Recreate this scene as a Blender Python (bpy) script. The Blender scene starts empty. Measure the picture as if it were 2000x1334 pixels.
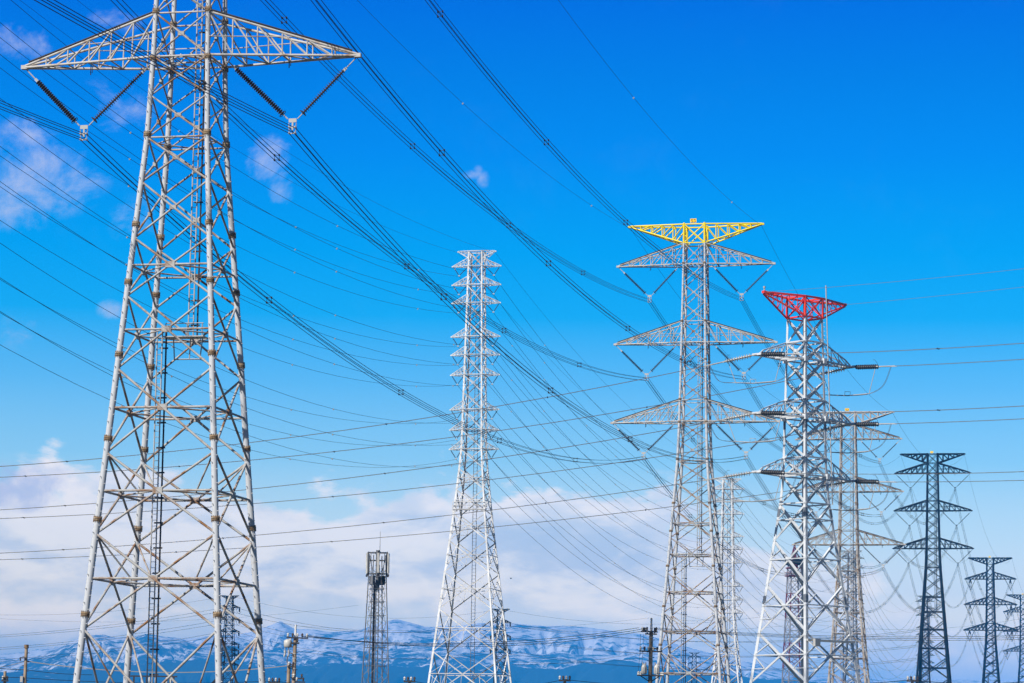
import bpy, math, random
from mathutils import Vector, Matrix, noise
R = math.radians
random.seed(7)
SC = bpy.context.scene
COL = SC.collection

# ------------------------------------------------------------------ camera
F = 5870.0                       # focal length in photo pixels (photo is 2000 px wide)
PITCH = math.atan(813 / 5870.0)
ROLL = R(0.8)
CAM = Vector((0, 0, 2.0))
cam = bpy.data.cameras.new("camera"); camo = bpy.data.objects.new("camera", cam); COL.objects.link(camo)
cam.sensor_width = 36; cam.lens = F * 36 / 2000
cam.clip_start = 1; cam.clip_end = 120000
camo.location = CAM
CM = Matrix.Rotation(R(90) + PITCH, 4, 'X') @ Matrix.Rotation(ROLL, 4, 'Z')
camo.rotation_euler = CM.to_euler()
SC.camera = camo
CM3 = CM.to_3x3()


def ray(px, py):
    return CM3 @ Vector(((px - 1000) / F, (667 - py) / F, -1))


def at(px, py, Y):
    """world point seen at photo pixel (px, py) at ground distance Y ahead"""
    d = ray(px, py)
    return CAM + d * (Y / d.y)


# ------------------------------------------------------------------ light and sky
SUN_EL, SUN_AZ = R(40), R(223)     # azimuth clockwise from north (+Y is north): south-west
sd = Vector((math.sin(SUN_AZ) * math.cos(SUN_EL), math.cos(SUN_AZ) * math.cos(SUN_EL), math.sin(SUN_EL)))
sun = bpy.data.lights.new("sun", 'SUN'); suno = bpy.data.objects.new("sun", sun); COL.objects.link(suno)
sun.energy = 5.0; sun.angle = R(0.5); sun.color = (1, .93, .84)
suno.rotation_euler = sd.to_track_quat('Z', 'Y').to_euler(); suno.location = sd * 300
SC.view_settings.view_transform = 'Standard'; SC.view_settings.look = 'None'
SC.view_settings.exposure = 0.35; SC.view_settings.gamma = 1.0
SC.cycles.volume_bounces = 1
SC.cycles.max_bounces = 6

W = bpy.data.worlds.new("World"); SC.world = W; W.use_nodes = True
nt = W.node_tree; N = nt.nodes; L = nt.links
for n in list(N): N.remove(n)


def math_node(op, a, b=None, c=None, clamp=False):
    n = N.new('ShaderNodeMath'); n.operation = op; n.use_clamp = clamp
    for i, v in enumerate((a, b, c)):
        if v is None: continue
        if isinstance(v, (int, float)): n.inputs[i].default_value = v
        else: L.new(v, n.inputs[i])
    return n.outputs[0]


def smooth(v, lo, hi):
    n = N.new('ShaderNodeMapRange'); n.interpolation_type = 'SMOOTHSTEP'
    L.new(v, n.inputs[0]); n.inputs[1].default_value = lo; n.inputs[2].default_value = hi
    return n.outputs[0]


def combine(x, y, z):
    n = N.new('ShaderNodeCombineXYZ')
    for i, v in enumerate((x, y, z)):
        if isinstance(v, (int, float)): n.inputs[i].default_value = v
        else: L.new(v, n.inputs[i])
    return n.outputs[0]


def mixc(f, a, b, mode='MIX'):
    n = N.new('ShaderNodeMix'); n.data_type = 'RGBA'; n.blend_type = mode
    if isinstance(f, (int, float)): n.inputs[0].default_value = f
    else: L.new(f, n.inputs[0])
    for i, v in ((6, a), (7, b)):
        if isinstance(v, tuple): n.inputs[i].default_value = (*v, 1)
        else: L.new(v, n.inputs[i])
    return n.outputs[2]


def noise_node(vec, scale, detail=5, rough=.55, dist=0):
    n = N.new('ShaderNodeTexNoise'); L.new(vec, n.inputs['Vector'])
    n.inputs['Scale'].default_value = scale; n.inputs['Detail'].default_value = detail
    n.inputs['Roughness'].default_value = rough; n.inputs['Distortion'].default_value = dist
    return n.outputs['Fac']


SKY_STRENGTH = 0.05
sky = N.new('ShaderNodeTexSky'); sky.sky_type = 'NISHITA'; sky.sun_disc = False
sky.sun_elevation = SUN_EL; sky.sun_rotation = SUN_AZ; sky.air_density = .65; sky.dust_density = .0; sky.ozone_density = 2.0
tc = N.new('ShaderNodeTexCoord')
sep = N.new('ShaderNodeSeparateXYZ'); L.new(tc.outputs['Generated'], sep.inputs[0])
hyp = math_node('SQRT', math_node('ADD', math_node('MULTIPLY', sep.outputs[0], sep.outputs[0]), math_node('MULTIPLY', sep.outputs[1], sep.outputs[1])))
el = math_node('DIVIDE', sep.outputs[2], math_node('MAXIMUM', hyp, .001))
az = math_node('ARCTAN2', sep.outputs[0], sep.outputs[1])


def elof(py, px=1000):
    d = ray(px, py); return d.z / math.hypot(d.x, d.y)


def azof(px, py):
    d = ray(px, py); return math.atan2(d.x, d.y)


# clear-sky colour by elevation (polarised winter sky, deep blue overhead)
ramp = N.new('ShaderNodeValToRGB'); cr = ramp.color_ramp
EMAX = 0.30
stops = [(1480, (1.939, 1.573, 0.79)), (1200, (1.939, 1.573, 0.79)), (1150, (1.382, 1.279, 0.879)), (1045, (0.899, 1.037, 0.885)), (900, (0.371, 0.72, 0.875)), (755, (0.145, 0.528, 0.868)), (620, (0.009, 0.398, 0.836)), (495, (0.0, 0.335, 0.812)), (300, (0.0, 0.223, 0.768)), (150, (0.0, 0.17, 0.683)), (0, (0.0, 0.12, 0.641)), (-330, (0, 0.08, 0.45))]
while len(cr.elements) < len(stops): cr.elements.new(.5)
for e, (py, c) in zip(cr.elements, stops):
    e.position = min(1, max(0, elof(py) / EMAX)); e.color = (*[q * .3 for q in c], 1)
L.new(math_node('DIVIDE', el, EMAX, clamp=True), ramp.inputs[0])
bright = N.new('ShaderNodeVectorMath'); bright.operation = 'SCALE'
L.new(ramp.outputs[0], bright.inputs[0]); bright.inputs['Scale'].default_value = 1 / SKY_STRENGTH / .3
clear = mixc(smooth(el, .28, .75), bright.outputs[0], sky.outputs[0])
# clouds
v3 = combine(az, math_node('MULTIPLY', el, 1.15), 1.3)
v2 = combine(math_node('MULTIPLY', az, 1.0), math_node('MULTIPLY', el, 1.9), 0.0)
nz = noise_node(v2, 16, 7, .55, .3)
nf = noise_node(v2, 60, 6, .6, .4)
top = math_node('SUBTRACT', .0905, math_node('MULTIPLY', math_node('MAXIMUM', math_node('SUBTRACT', az, .035), 0), .33))
bank = math_node('SUBTRACT', top, math_node('ADD', el, math_node('MULTIPLY', math_node('SUBTRACT', nz, .5), .075)))
bank = math_node('ADD', bank, math_node('MULTIPLY', math_node('SUBTRACT', nf, .5), .022))
for sc_, am_ in ((42, .009), (95, .006)):
    vb = N.new('ShaderNodeTexVoronoi'); vb.voronoi_dimensions = '2D'; vb.inputs['Scale'].default_value = sc_
    L.new(v3, vb.inputs['Vector'])
    bank = math_node('ADD', bank, math_node('MULTIPLY', math_node('SUBTRACT', .42, vb.outputs['Distance']), am_))
soft = smooth(bank, -.002, .006)
WISPS = [(80, 345, 135, 85, 1.0), (20, 400, 90, 75, .9), (20, 270, 110, 60, .7), (40, 80, 90, 45, .55), (225, 40, 60, 28, .45), (235, 235, 70, 75, .45), (205, 190, 60, 40, .38),
         (525, 322, 66, 66, 1.05), (545, 372, 42, 40, .85), (924, 341, 26, 9, .30), (944, 350, 14, 17, .34), (934, 337, 10, 14, .26), (215, 605, 30, 20, .4), (20, 640, 60, 50, .45), (270, 430, 60, 50, .4),
         (40, 945, 170, 60, 1.0)]
wisp = None
for (px, py, rx, ry, s) in WISPS:
    a0, e0 = azof(px, py), elof(py, px)
    dx = math_node('DIVIDE', math_node('SUBTRACT', az, a0), rx / F)
    dy = math_node('DIVIDE', math_node('SUBTRACT', el, e0), ry / F)
    g = math_node('SUBTRACT', 1.0, math_node('ADD', math_node('MULTIPLY', dx, dx), math_node('MULTIPLY', dy, dy)))
    g = math_node('MULTIPLY', math_node('MAXIMUM', g, -.6), s)
    wisp = g if wisp is None else math_node('MAXIMUM', wisp, g)
nw = math_node('ADD', math_node('MULTIPLY', noise_node(v3, 24, 10, .62, .35), .65), math_node('MULTIPLY', noise_node(v3, 70, 8, .65, .5), .35))
wm = math_node('ADD', math_node('MULTIPLY', wisp, .48), math_node('MULTIPLY', math_node('SUBTRACT', nw, .5), 3.4))
wmask = math_node('MULTIPLY', math_node('MULTIPLY', smooth(wm, .0, .75), .72), smooth(wisp, -.2, .35))
nc = noise_node(combine(math_node('MULTIPLY', az, 1.0), math_node('MULTIPLY', el, 2.6), 3.7), 24, 6, .55, .2)
K = 1 / SKY_STRENGTH
def kc(r, g, b): return (r * K, g * K, b * K)


def cloud_ramp(st):
    r = N.new('ShaderNodeValToRGB'); c_ = r.color_ramp
    while len(c_.elements) < len(st): c_.elements.new(.5)
    for e, (py, c) in zip(c_.elements, st):
        e.position = min(1, max(0, elof(py) / EMAX)); e.color = (*[q * .3 for q in c], 1)
    L.new(math_node('DIVIDE', el, EMAX, clamp=True), r.inputs[0])
    b = N.new('ShaderNodeVectorMath'); b.operation = 'SCALE'
    L.new(r.outputs[0], b.inputs[0]); b.inputs['Scale'].default_value = 1 / SKY_STRENGTH / .3
    return b.outputs[0]


# radiance of the cloud bank, lit tops and bluish undersides; brighter low down, where more air lies in front of it
lo_c = cloud_ramp([(1205, (1.60, 1.36, .80)), (1170, (1.30, 1.14, .78)), (1120, (.96, .90, .76)), (1045, (.72, .76, .75)), (940, (.66, .75, .78))])
hi_c = cloud_ramp([(1205, (2.35, 1.78, .92)), (1170, (2.0, 1.58, .92)), (1120, (1.66, 1.38, .92)), (1045, (1.42, 1.22, .93)), (940, (1.38, 1.17, .94))])
ccol = mixc(smooth(math_node('ADD', math_node('MULTIPLY', nc, .7), math_node('MULTIPLY', nf, .3)), .42, .60), lo_c, hi_c)
edge = smooth(bank, .030, .0)
ccol = mixc(math_node('MULTIPLY', edge, .5), ccol, hi_c)
withbank = mixc(math_node('MULTIPLY', soft, .94), clear, ccol)
withw = mixc(wmask, withbank, (.56 / SKY_STRENGTH, .58 / SKY_STRENGTH, .74 / SKY_STRENGTH))
bg = N.new('ShaderNodeBackground'); bg.inputs['Strength'].default_value = SKY_STRENGTH
# the pale, cloudy northern sky; the southern half overhead and behind is plain clear sky
north = smooth(sep.outputs[1], .05, .65)
L.new(mixc(north, sky.outputs[0], withw), bg.inputs['Color'])
wo = N.new('ShaderNodeOutputWorld'); L.new(bg.outputs[0], wo.inputs[0])


# ------------------------------------------------------------------ materials
def new_mat(name):
    m = bpy.data.materials.new(name); m.use_nodes = True
    return m, m.node_tree.nodes, m.node_tree.links, m.node_tree.nodes['Principled BSDF']


def plain(name, col, rough=.5, metal=0.0, var=.12, scale=2.0):
    m, n, l, b = new_mat(name)
    t = n.new('ShaderNodeTexCoord'); z = n.new('ShaderNodeTexNoise'); z.inputs['Scale'].default_value = scale; z.inputs['Detail'].default_value = 4
    l.new(t.outputs['Object'], z.inputs['Vector'])
    r = n.new('ShaderNodeValToRGB'); e = r.color_ramp.elements
    e[0].position = .3; e[1].position = .7
    e[0].color = (*[c * (1 - var) for c in col], 1); e[1].color = (*[min(1, c * (1 + var)) for c in col], 1)
    l.new(z.outputs['Fac'], r.inputs[0]); l.new(r.outputs[0], b.inputs['Base Color'])
    b.inputs['Roughness'].default_value = rough; b.inputs['Metallic'].default_value = metal
    return m


def rusty(name, col, rust, lo, hi, scale=.9, rough=.5):
    """painted or galvanised steel with rust patches of their own shape"""
    m, n, l, b = new_mat(name)
    t = n.new('ShaderNodeTexCoord')
    z = n.new('ShaderNodeTexNoise'); z.inputs['Scale'].default_value = scale; z.inputs['Detail'].default_value = 6; z.inputs['Roughness'].default_value = .65
    z2 = n.new('ShaderNodeTexNoise'); z2.inputs['Scale'].default_value = 7; z2.inputs['Detail'].default_value = 4
    l.new(t.outputs['Object'], z.inputs['Vector']); l.new(t.outputs['Object'], z2.inputs['Vector'])
    r = n.new('ShaderNodeMapRange'); r.inputs[1].default_value = lo; r.inputs[2].default_value = hi
    l.new(z.outputs['Fac'], r.inputs[0])
    c1 = n.new('ShaderNodeMix'); c1.data_type = 'RGBA'
    l.new(z2.outputs['Fac'], c1.inputs[0]); c1.inputs[6].default_value = (*[c * .82 for c in col], 1); c1.inputs[7].default_value = (*[min(1, c * 1.15) for c in col], 1)
    c2 = n.new('ShaderNodeMix'); c2.data_type = 'RGBA'
    l.new(z2.outputs['Fac'], c2.inputs[0]); c2.inputs[6].default_value = (*[c * .5 for c in rust], 1); c2.inputs[7].default_value = (*[c * 1.35 for c in rust], 1)
    c3 = n.new('ShaderNodeMix'); c3.data_type = 'RGBA'
    l.new(r.outputs[0], c3.inputs[0]); l.new(c1.outputs[2], c3.inputs[6]); l.new(c2.outputs[2], c3.inputs[7])
    l.new(c3.outputs[2], b.inputs['Base Color'])
    b.inputs['Roughness'].default_value = rough
    return m


RUST = (.27, .14, .06)
M = {
    'leg': rusty('galvanised_leg_steel', (.52, .55, .59), (.32, .27, .22), .62, .82, .8, .5),
    'brace': rusty('stained_brace_steel', (.42, .425, .42), RUST, .46, .62, .7, .5),
    'arm': rusty('stained_arm_steel', (.52, .51, .49), (.32, .20, .11), .50, .70, 1.2, .45),
    'rustleg': rusty('heavily_rusted_steel', (.47, .45, .42), (.26, .18, .11), .45, .65, 1.0, .6),
    'flange': rusty('rusted_flange_steel', (.36, .28, .18), (.17, .10, .05), .35, .65, 3, .7),
    'dark': plain('dark_fittings', (.05, .05, .055), .5),
    'galv': rusty('galvanised_fittings', (.44, .44, .43), (.36, .22, .12), .6, .8, 3, .4),
    'yellow': rusty('yellow_paint', (.90, .70, .0), (.70, .45, .03), .55, .72, 1.6, .45),
    'sign': plain('yellow_sign_paint', (.92, .62, .0), .5, 0, .05),
    'digit': plain('brown_sign_digits', (.35, .07, .0), .6),
    'red': rusty('red_paint', (.80, .040, .026), (.84, .17, .04), .5, .75, .6, .4),
    'white': plain('white_painted_steel', (.68, .70, .72), .4, 0, .2, .5),
    'whitebrace': plain('pale_painted_brace', (.56, .57, .58), .45, 0, .3, .5),
    'angle': rusty('pale_angle_steel', (.60, .64, .68), (.36, .28, .2), .72, .9, .8, .36),
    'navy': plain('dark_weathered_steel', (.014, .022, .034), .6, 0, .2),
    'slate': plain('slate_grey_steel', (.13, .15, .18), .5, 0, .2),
    'cable': plain('weathered_aluminium_cable', (.022, .025, .03), .45, .3, .1),
    'palecable': plain('pale_aluminium_cable', (.17, .165, .17), .4, .4, .1),
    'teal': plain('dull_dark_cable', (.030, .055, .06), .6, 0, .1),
    'brownins': plain('brown_glazed_porcelain', (.055, .042, .038), .25, 0, .25, 6),
    'greyins': plain('pale_glazed_porcelain', (.52, .52, .50), .25, 0, .2, 4),
    'shadeins': plain('shade_toned_porcelain', (.13, .125, .12), .25, 0, .25, 4),  # darker copy of the pale porcelain, shade put into the colour
    'concrete': rusty('weathered_concrete', (.36, .28, .20), (.22, .14, .08), .45, .7, 2, .8),
    'pale': plain('pale_pole_cap', (.70, .70, .68), .5),
    'cream': plain('pale_enamel', (.52, .52, .50), .45),
    'tred': plain('aviation_red_paint', (.16, .025, .05), .5),
    'twhite': plain('aviation_white_paint', (.24, .26, .32), .5),
    'strand': plain('pale_twisted_cable', (.45, .45, .44), .6),
    'bird': plain('dark_feathers', (.03, .03, .03), .8),
    'telecom': plain('grey_mast_steel', (.15, .16, .18), .5, 0, .25),
}
for k_ in ('navy', 'cable', 'teal', 'dark', 'leg', 'brace', 'arm', 'rustleg', 'angle', 'white', 'whitebrace', 'flange'):
    M[k_].node_tree.nodes['Principled BSDF'].inputs['Specular IOR Level'].default_value = .12


# ------------------------------------------------------------------ mesh builder
def frame(d):
    d = d.normalized()
    up = Vector((0, 0, 1)) if abs(d.z) < .95 else Vector((0, 1, 0))
    a = d.cross(up).normalized(); b = a.cross(d).normalized()
    return a, b


class MB:
    def __init__(s): s.v = []; s.f = []

    def ring(s, c, a, b, r, n, ph=0):
        i0 = len(s.v)
        for k in range(n):
            t = 2 * math.pi * k / n + ph
            s.v.append(c + a * (r * math.cos(t)) + b * (r * math.sin(t)))
        return i0

    def skin(s, i, j, n):
        for k in range(n):
            k2 = (k + 1) % n
            s.f.append((i + k, i + k2, j + k2, j + k))

    def tube(s, p, q, r, n=8, r2=None, caps=True):
        p = Vector(p); q = Vector(q)
        if (q - p).length < 1e-5: return s
        a, b = frame(q - p)
        i = s.ring(p, a, b, r, n); j = s.ring(q, a, b, r if r2 is None else r2, n)
        s.skin(i, j, n)
        if caps:
            s.f.append(tuple(range(i + n - 1, i - 1, -1))); s.f.append(tuple(range(j, j + n)))
        return s

    def lathe(s, p, d, prof, n=8):
        """prof: (distance along d, radius)"""
        p = Vector(p); d = Vector(d).normalized(); a, b = frame(d)
        prev = None
        for t, r in prof:
            i = s.ring(p + d * t, a, b, max(r, .001), n)
            if prev is not None: s.skin(prev, i, n)
            else: s.f.append(tuple(range(i + n - 1, i - 1, -1)))
            prev = i
        s.f.append(tuple(range(prev, prev + n)))
        return s

    def poly(s, pts, r, n=4, closed=False):
        pts = [Vector(p) for p in pts]; prev = None; first = None
        m = len(pts)
        for k, p in enumerate(pts):
            if closed: d = pts[(k + 1) % m] - pts[k - 1]
            else: d = pts[min(k + 1, m - 1)] - pts[max(k - 1, 0)]
            a, b = frame(d)
            i = s.ring(p, a, b, r, n, math.pi / 4)
            if prev is not None: s.skin(prev, i, n)
            else: first = i
            prev = i
        if closed: s.skin(prev, first, n)
        return s

    def box(s, c, sx, sy, sz, ax=None):
        c = Vector(c)
        X, Y, Z = ax if ax else (Vector((1, 0, 0)), Vector((0, 1, 0)), Vector((0, 0, 1)))
        i = len(s.v)
        for dz in (-.5, .5):
            for dy in (-.5, .5):
                for dx in (-.5, .5):
                    s.v.append(c + X * (dx * sx) + Y * (dy * sy) + Z * (dz * sz))
        for q in ((0, 2, 3, 1), (4, 5, 7, 6), (0, 1, 5, 4), (2, 6, 7, 3), (0, 4, 6, 2), (1, 3, 7, 5)):
            s.f.append(tuple(i + k for k in q))
        return s

    def bar(s, p, q, w, h=None):
        p = Vector(p); q = Vector(q); d = q - p; a, b = frame(d)
        return s.box((p + q) / 2, w, h or w, d.length, (a, b, d.normalized()))

    def angle(s, p, q, w, t, out):
        """L-section steel angle from p to q; out: direction the heel points to"""
        p = Vector(p); q = Vector(q); d = (q - p).normalized()
        o = Vector(out); o = (o - d * o.dot(d)).normalized(); side = d.cross(o).normalized()
        e1 = (o + side).normalized(); e2 = (o - side).normalized()
        h = (q - p).length; c = (p + q) / 2
        s.box(c - e1 * (w / 2) + e2 * 0, w, t, h, (e1, e2, d))
        s.box(c - e2 * (w / 2 + t / 2) - e1 * (t * .4), t * .8, w, h, (e1, e2, d))
        return s

    def build(s, name, mat, parent=None, loc=None):
        me = bpy.data.meshes.new(name)
        me.from_pydata(s.v, [], s.f)
        me.shade_smooth(); me.set_sharp_from_angle(angle=R(62))
        me.materials.append(mat)
        o = bpy.data.objects.new(name, me); COL.objects.link(o)
        if loc is not None:
            for vv in me.vertices: vv.co -= Vector(loc)
            o.location = loc
        o.parent = parent
        return o


def thing(name, label, cat, loc=(0, 0, 0), rz=0, group=None):
    o = bpy.data.objects.new(name, None); COL.objects.link(o)
    o.location = loc; o.rotation_euler = (0, 0, rz); o.empty_display_size = 1
    return tag(o, label, cat, group)


def tag(o, label, cat, group=None):
    o['label'] = label; o['category'] = cat
    if group: o['group'] = group
    return o


def lerp(a, b, t): return a + (b - a) * t


def interp(x, xs, ys):
    if x <= xs[0]: return ys[0]
    for i in range(len(xs) - 1):
        if x <= xs[i + 1]: return lerp(ys[i], ys[i + 1], (x - xs[i]) / (xs[i + 1] - xs[i]))
    return ys[-1]


# ------------------------------------------------------------------ ground
g = MB()
S = 60000
nseg = 24
for j in range(nseg + 1):
    for i in range(nseg + 1):
        g.v.append(Vector((lerp(-S, S, i / nseg), lerp(-S, S, j / nseg), 0)))
for j in range(nseg):
    for i in range(nseg):
        k = j * (nseg + 1) + i
        g.f.append((k, k + 1, k + nseg + 2, k + nseg + 1))
m, n_, l_, b_ = new_mat('winter_fields')
t_ = n_.new('ShaderNodeTexCoord'); vo = n_.new('ShaderNodeTexVoronoi'); vo.inputs['Scale'].default_value = .012
l_.new(t_.outputs['Object'], vo.inputs['Vector'])
rr = n_.new('ShaderNodeValToRGB'); rr.color_ramp.elements[0].color = (.055, .05, .03, 1); rr.color_ramp.elements[1].color = (.10, .085, .05, 1)
e_ = rr.color_ramp.elements.new(.5); e_.color = (.04, .055, .02, 1)
sx_ = n_.new('ShaderNodeSeparateColor'); l_.new(vo.outputs['Color'], sx_.inputs[0]); l_.new(sx_.outputs[0], rr.inputs[0])
l_.new(rr.outputs[0], b_.inputs['Base Color']); b_.inputs['Roughness'].default_value = .95
go = g.build('ground', m); go['kind'] = 'structure'

# ------------------------------------------------------------------ mountains
mm, n_, l_, b_ = new_mat('snowy_mountain')
t_ = n_.new('ShaderNodeTexCoord'); ge = n_.new('ShaderNodeNewGeometry')
sp = n_.new('ShaderNodeSeparateXYZ'); l_.new(t_.outputs['Object'], sp.inputs[0])
z1 = n_.new('ShaderNodeTexNoise'); z1.inputs['Scale'].default_value = .013; z1.inputs['Detail'].default_value = 8; z1.inputs['Roughness'].default_value = .72
l_.new(t_.outputs['Object'], z1.inputs['Vector'])


def mnode(op, a, b, clamp=False):
    q = n_.new('ShaderNodeMath'); q.operation = op; q.use_clamp = clamp
    for i, v in enumerate((a, b)):
        if isinstance(v, (int, float)): q.inputs[i].default_value = v
        else: l_.new(v, q.inputs[i])
    return q.outputs[0]


at_ = n_.new('ShaderNodeAttribute'); at_.attribute_name = 'snow'
sn = mnode('ADD', mnode('MULTIPLY', mnode('SUBTRACT', z1.outputs['Fac'], .5), 3.2), at_.outputs['Fac'])
sn = mnode('MULTIPLY', mnode('SUBTRACT', sn, .34), 3.0, True)
mc = n_.new('ShaderNodeMix'); mc.data_type = 'RGBA'; l_.new(sn, mc.inputs[0])
mc.inputs[6].default_value = (.018, .035, .03, 1); mc.inputs[7].default_value = (.80, .78, .80, 1)
l_.new(mc.outputs[2], b_.inputs['Base Color']); b_.inputs['Roughness'].default_value = .9


def ridge(p, oct=5):
    s_, a_ = 0, .5
    for k in range(oct):
        s_ += a_ * (1 - abs(noise.noise(p))) ** 2
        p = p * 2.03 + Vector((3.1, 1.7, .3)); a_ *= .5
    return s_


def mountain(name, sky_px, sky_py, Y0, Y1, jag, spur, seed, snow0, snow1, rows=56, step=4):
    mb = MB(); snow = []
    cols = list(range(-900, 2900, step))
    for i, px in enumerate(cols):
        py = interp(px, sky_px, sky_py)
        py += jag * (noise.fractal(Vector((px * .012, seed, 0)), 1.0, 2.1, 6)) * 1.6
        top = at(px, py, Y1)
        if px < 0 or px > 2000:
            top.z = max(30, top.z)
        H = max(top.z, 20)
        for j in range(rows + 4):
            if j <= rows:
                t = j / rows
                Y = lerp(Y0, Y1, t)
                x = top.x * Y / Y1
                ww = noise.noise(Vector((px * .004, t * 1.4, seed + 5))) * 60
                rg = .45 * ridge(Vector(((px + ww + 90 * t) * .010, t * 1.3, seed)), 5) + .55 * ridge(Vector(((px + ww * .6 - 60 * t) * .026, t * 1.6, seed + 3)), 6) - .42
                base = t ** .85
                z = H * (base + spur * rg * (t * (1 - t)) ** .75 * 2.0)
                if j == rows: z = H
                z = min(z, H * (.05 + .95 * t + .12 * t * (1 - t) * 4))
                mb.v.append(Vector((x, Y, max(z, -5))))
                snow.append(lerp(snow0, snow1, min(1, max(z, 0) / H)) - rg * 1.1)
            else:
                k = (j - rows) / 3
                Y = Y1 + k * (Y1 - Y0) * .7
                mb.v.append(Vector((top.x * Y / Y1, Y, H * (1 - k) ** 1.5 - 2 * k)))
                snow.append(snow1)
    nr = rows + 4
    for i in range(len(cols) - 1):
        for j in range(nr - 1):
            a = i * nr + j
            mb.f.append((a, a + nr, a + nr + 1, a + 1))
    o = mb.build(name, mm)
    at2 = o.data.attributes.new('snow', 'FLOAT', 'POINT')
    at2.data.foreach_set('value', snow)
    o['kind'] = 'structure'
    return o


mountain('mountain', [-900, -200, 0, 150, 420, 470, 520, 548, 575, 650, 700, 740, 772, 830, 900, 960, 1050, 1150, 1250, 1350, 1450, 1600, 1750, 1850, 2000, 2900],
         [1330, 1300, 1275, 1262, 1244, 1240, 1226, 1214, 1231, 1233, 1230, 1217, 1210, 1224, 1224, 1217, 1222, 1228, 1238, 1262, 1292, 1322, 1330, 1328, 1326, 1350],
         11000, 13200, 3.0, .55, 1.3, .22, .95)
mountain('mountain', [-900, -100, 0, 60, 110, 150, 175, 200, 225, 262, 285, 320, 350, 372, 420, 480, 560, 640, 760, 860, 950, 1040, 1120, 1230, 1330, 1500, 1800, 2900],
         [1400, 1315, 1298, 1285, 1268, 1248, 1241, 1239, 1243, 1245, 1240, 1243, 1244, 1252, 1264, 1262, 1274, 1262, 1270, 1262, 1272, 1276, 1280, 1278, 1298, 1330, 1336, 1380],
         10300, 12100, 2.6, .60, 7.7, .06, .72)
mountain('hills', [-900, 0, 150, 300, 400, 520, 640, 760, 880, 1000, 1100, 1200, 1300, 1400, 1600, 2000, 2900],
         [1340, 1312, 1306, 1296, 1292, 1304, 1296, 1298, 1306, 1300, 1308, 1288, 1304, 1318, 1334, 1340, 1360],
         8600, 10300, 3.5, .6, 13.1, -.50, .10)

# ------------------------------------------------------------------ the large tube-steel pylons
CORN = [(-1, -1), (1, -1), (1, 1), (-1, 1)]
A_MAIN = R(12.2)
ORD = ['first', 'second', 'third', 'fourth', 'fifth', 'sixth', 'seventh', 'eighth', 'ninth']
DN = [0, 3.45, 7.82, 12.28, 17.83, 24.2, 30.27, 37.32, 45.2, 54.1, 64, 75]
UPB = [0, 3.3, 6.34, 9.75, 12.85, 15.95, 19.05, 22.45, 25.55, 28.65, 31.75, 35.15, 38.2]
ARM_U = [6.34, 19.05, 31.75]           # bottom, middle, top arm above the bend
ARM_L = [13.35, 12.95, 12.6]
TOP_L = 10.75


class Pylon: pass


def pylon_body_width(u):
    """body width at height u above the bend"""
    if u < 0: return 4.77 + .149 * -u
    return interp(u, [0, 6.34, 19.05, 31.75, 38.2], [4.77, 4.33, 3.85, 3.45, 3.3])


def make_arm(root, name, side, z, Lh, hw, hwt, height, mat, matl, n=6, rch=.10, rl=.06, inverted=False, rail=True, seg=8, hook=True):
    """tapering lattice cross-arm; bottom chords level (or top chords level when inverted)"""
    tip = Vector((side * Lh, 0, z))
    zb0, zt0 = (z, z + height) if not inverted else (z - height, z)
    ch = MB(); la = MB()
    def pt(sy, top, t):
        r0 = Vector((side * (hwt if top else hw), sy * (hwt if top else hw), zt0 if top else zb0))
        q = tip + Vector((0, sy * .12, .12 if top else -.0))
        return r0.lerp(q, t)
    for sy in (-1, 1):
        for top in (False, True):
            ch.tube(pt(sy, top, 0), pt(sy, top, 1), rch, seg)
    bs = min(1.0, rch / .1); ch.box(tip + Vector((side * .05, 0, .03)), .5 * bs, .42 * bs, .3 * bs)
    ts = [k / n for k in range(1, n)]
    seg2 = max(4, seg - 2)
    for sy in (-1, 1):
        for k, t in enumerate(ts):
            la.tube(pt(sy, False, t), pt(sy, True, t), rl, seg2, caps=False)
        for k in range(n - 1):
            t0, t1 = k / n, (k + 1) / n
            la.tube(pt(sy, True, t0), pt(sy, False, t1), rl * 1.15, seg2, caps=False)
        if rail and not inverted:
            a = pt(sy, False, 0) + Vector((0, 0, height * .42)); 
            t = .58
            e = pt(sy, False, t).lerp(pt(sy, True, t), 1.0)
            e.z = a.z
            tt = 1 - .42
            e = pt(sy, True, tt); e.z = min(e.z, a.z + .02)
            la.tube(a, Vector((e.x, e.y, a.z)), rl * .7, 4, caps=False)
    for k, t in enumerate(ts):
        la.tube(pt(-1, False, t), pt(1, False, t), rl, seg2, caps=False)
        la.tube(pt(-1, True, t), pt(1, True, t), rl * .8, seg2, caps=False)
    for k in range(n - 1):
        s0 = -1 if k % 2 else 1
        la.tube(pt(s0, False, k / n), pt(-s0, False, (k + 1) / n), rl, seg2, caps=False)
    o = ch.build(name, mat, root)
    la.build('arm_lattice', matl, o)
    if rail and not inverted and rch >= .1:
        up = Vector((0, -.05, rch + .07))
        MB().tube(pt(-1, True, 0) + up, pt(-1, True, .97) + up, .075, 6).build('dark_tube', M['dark'], o)  # dark tube running just above the front upper chord
    if hook and not inverted:
        h = MB(); c = pt(0, False, .52); c.y = 0
        h.tube(c, c + Vector((0, 0, -.75)), .04, 4); h.tube(c + Vector((.12, 0, -.1)), c + Vector((.12, 0, -.6)), .03, 4)
        h.build('hanging_hook', M['dark'], o)
    return o


def digit_strokes(ch):
    return {'5': [(1, 1), (0, 1), (0, .55), (.7, .55), (1, .4), (1, .15), (.7, 0), (0, 0)],
            '3': [(0, 1), (1, 1), (.45, .58), (.8, .55), (1, .35), (1, .15), (.7, 0), (0, .05)],
            '2': [(0, .85), (.25, 1), (.8, 1), (1, .8), (1, .6), (0, 0), (1, 0)]}[ch]


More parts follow.
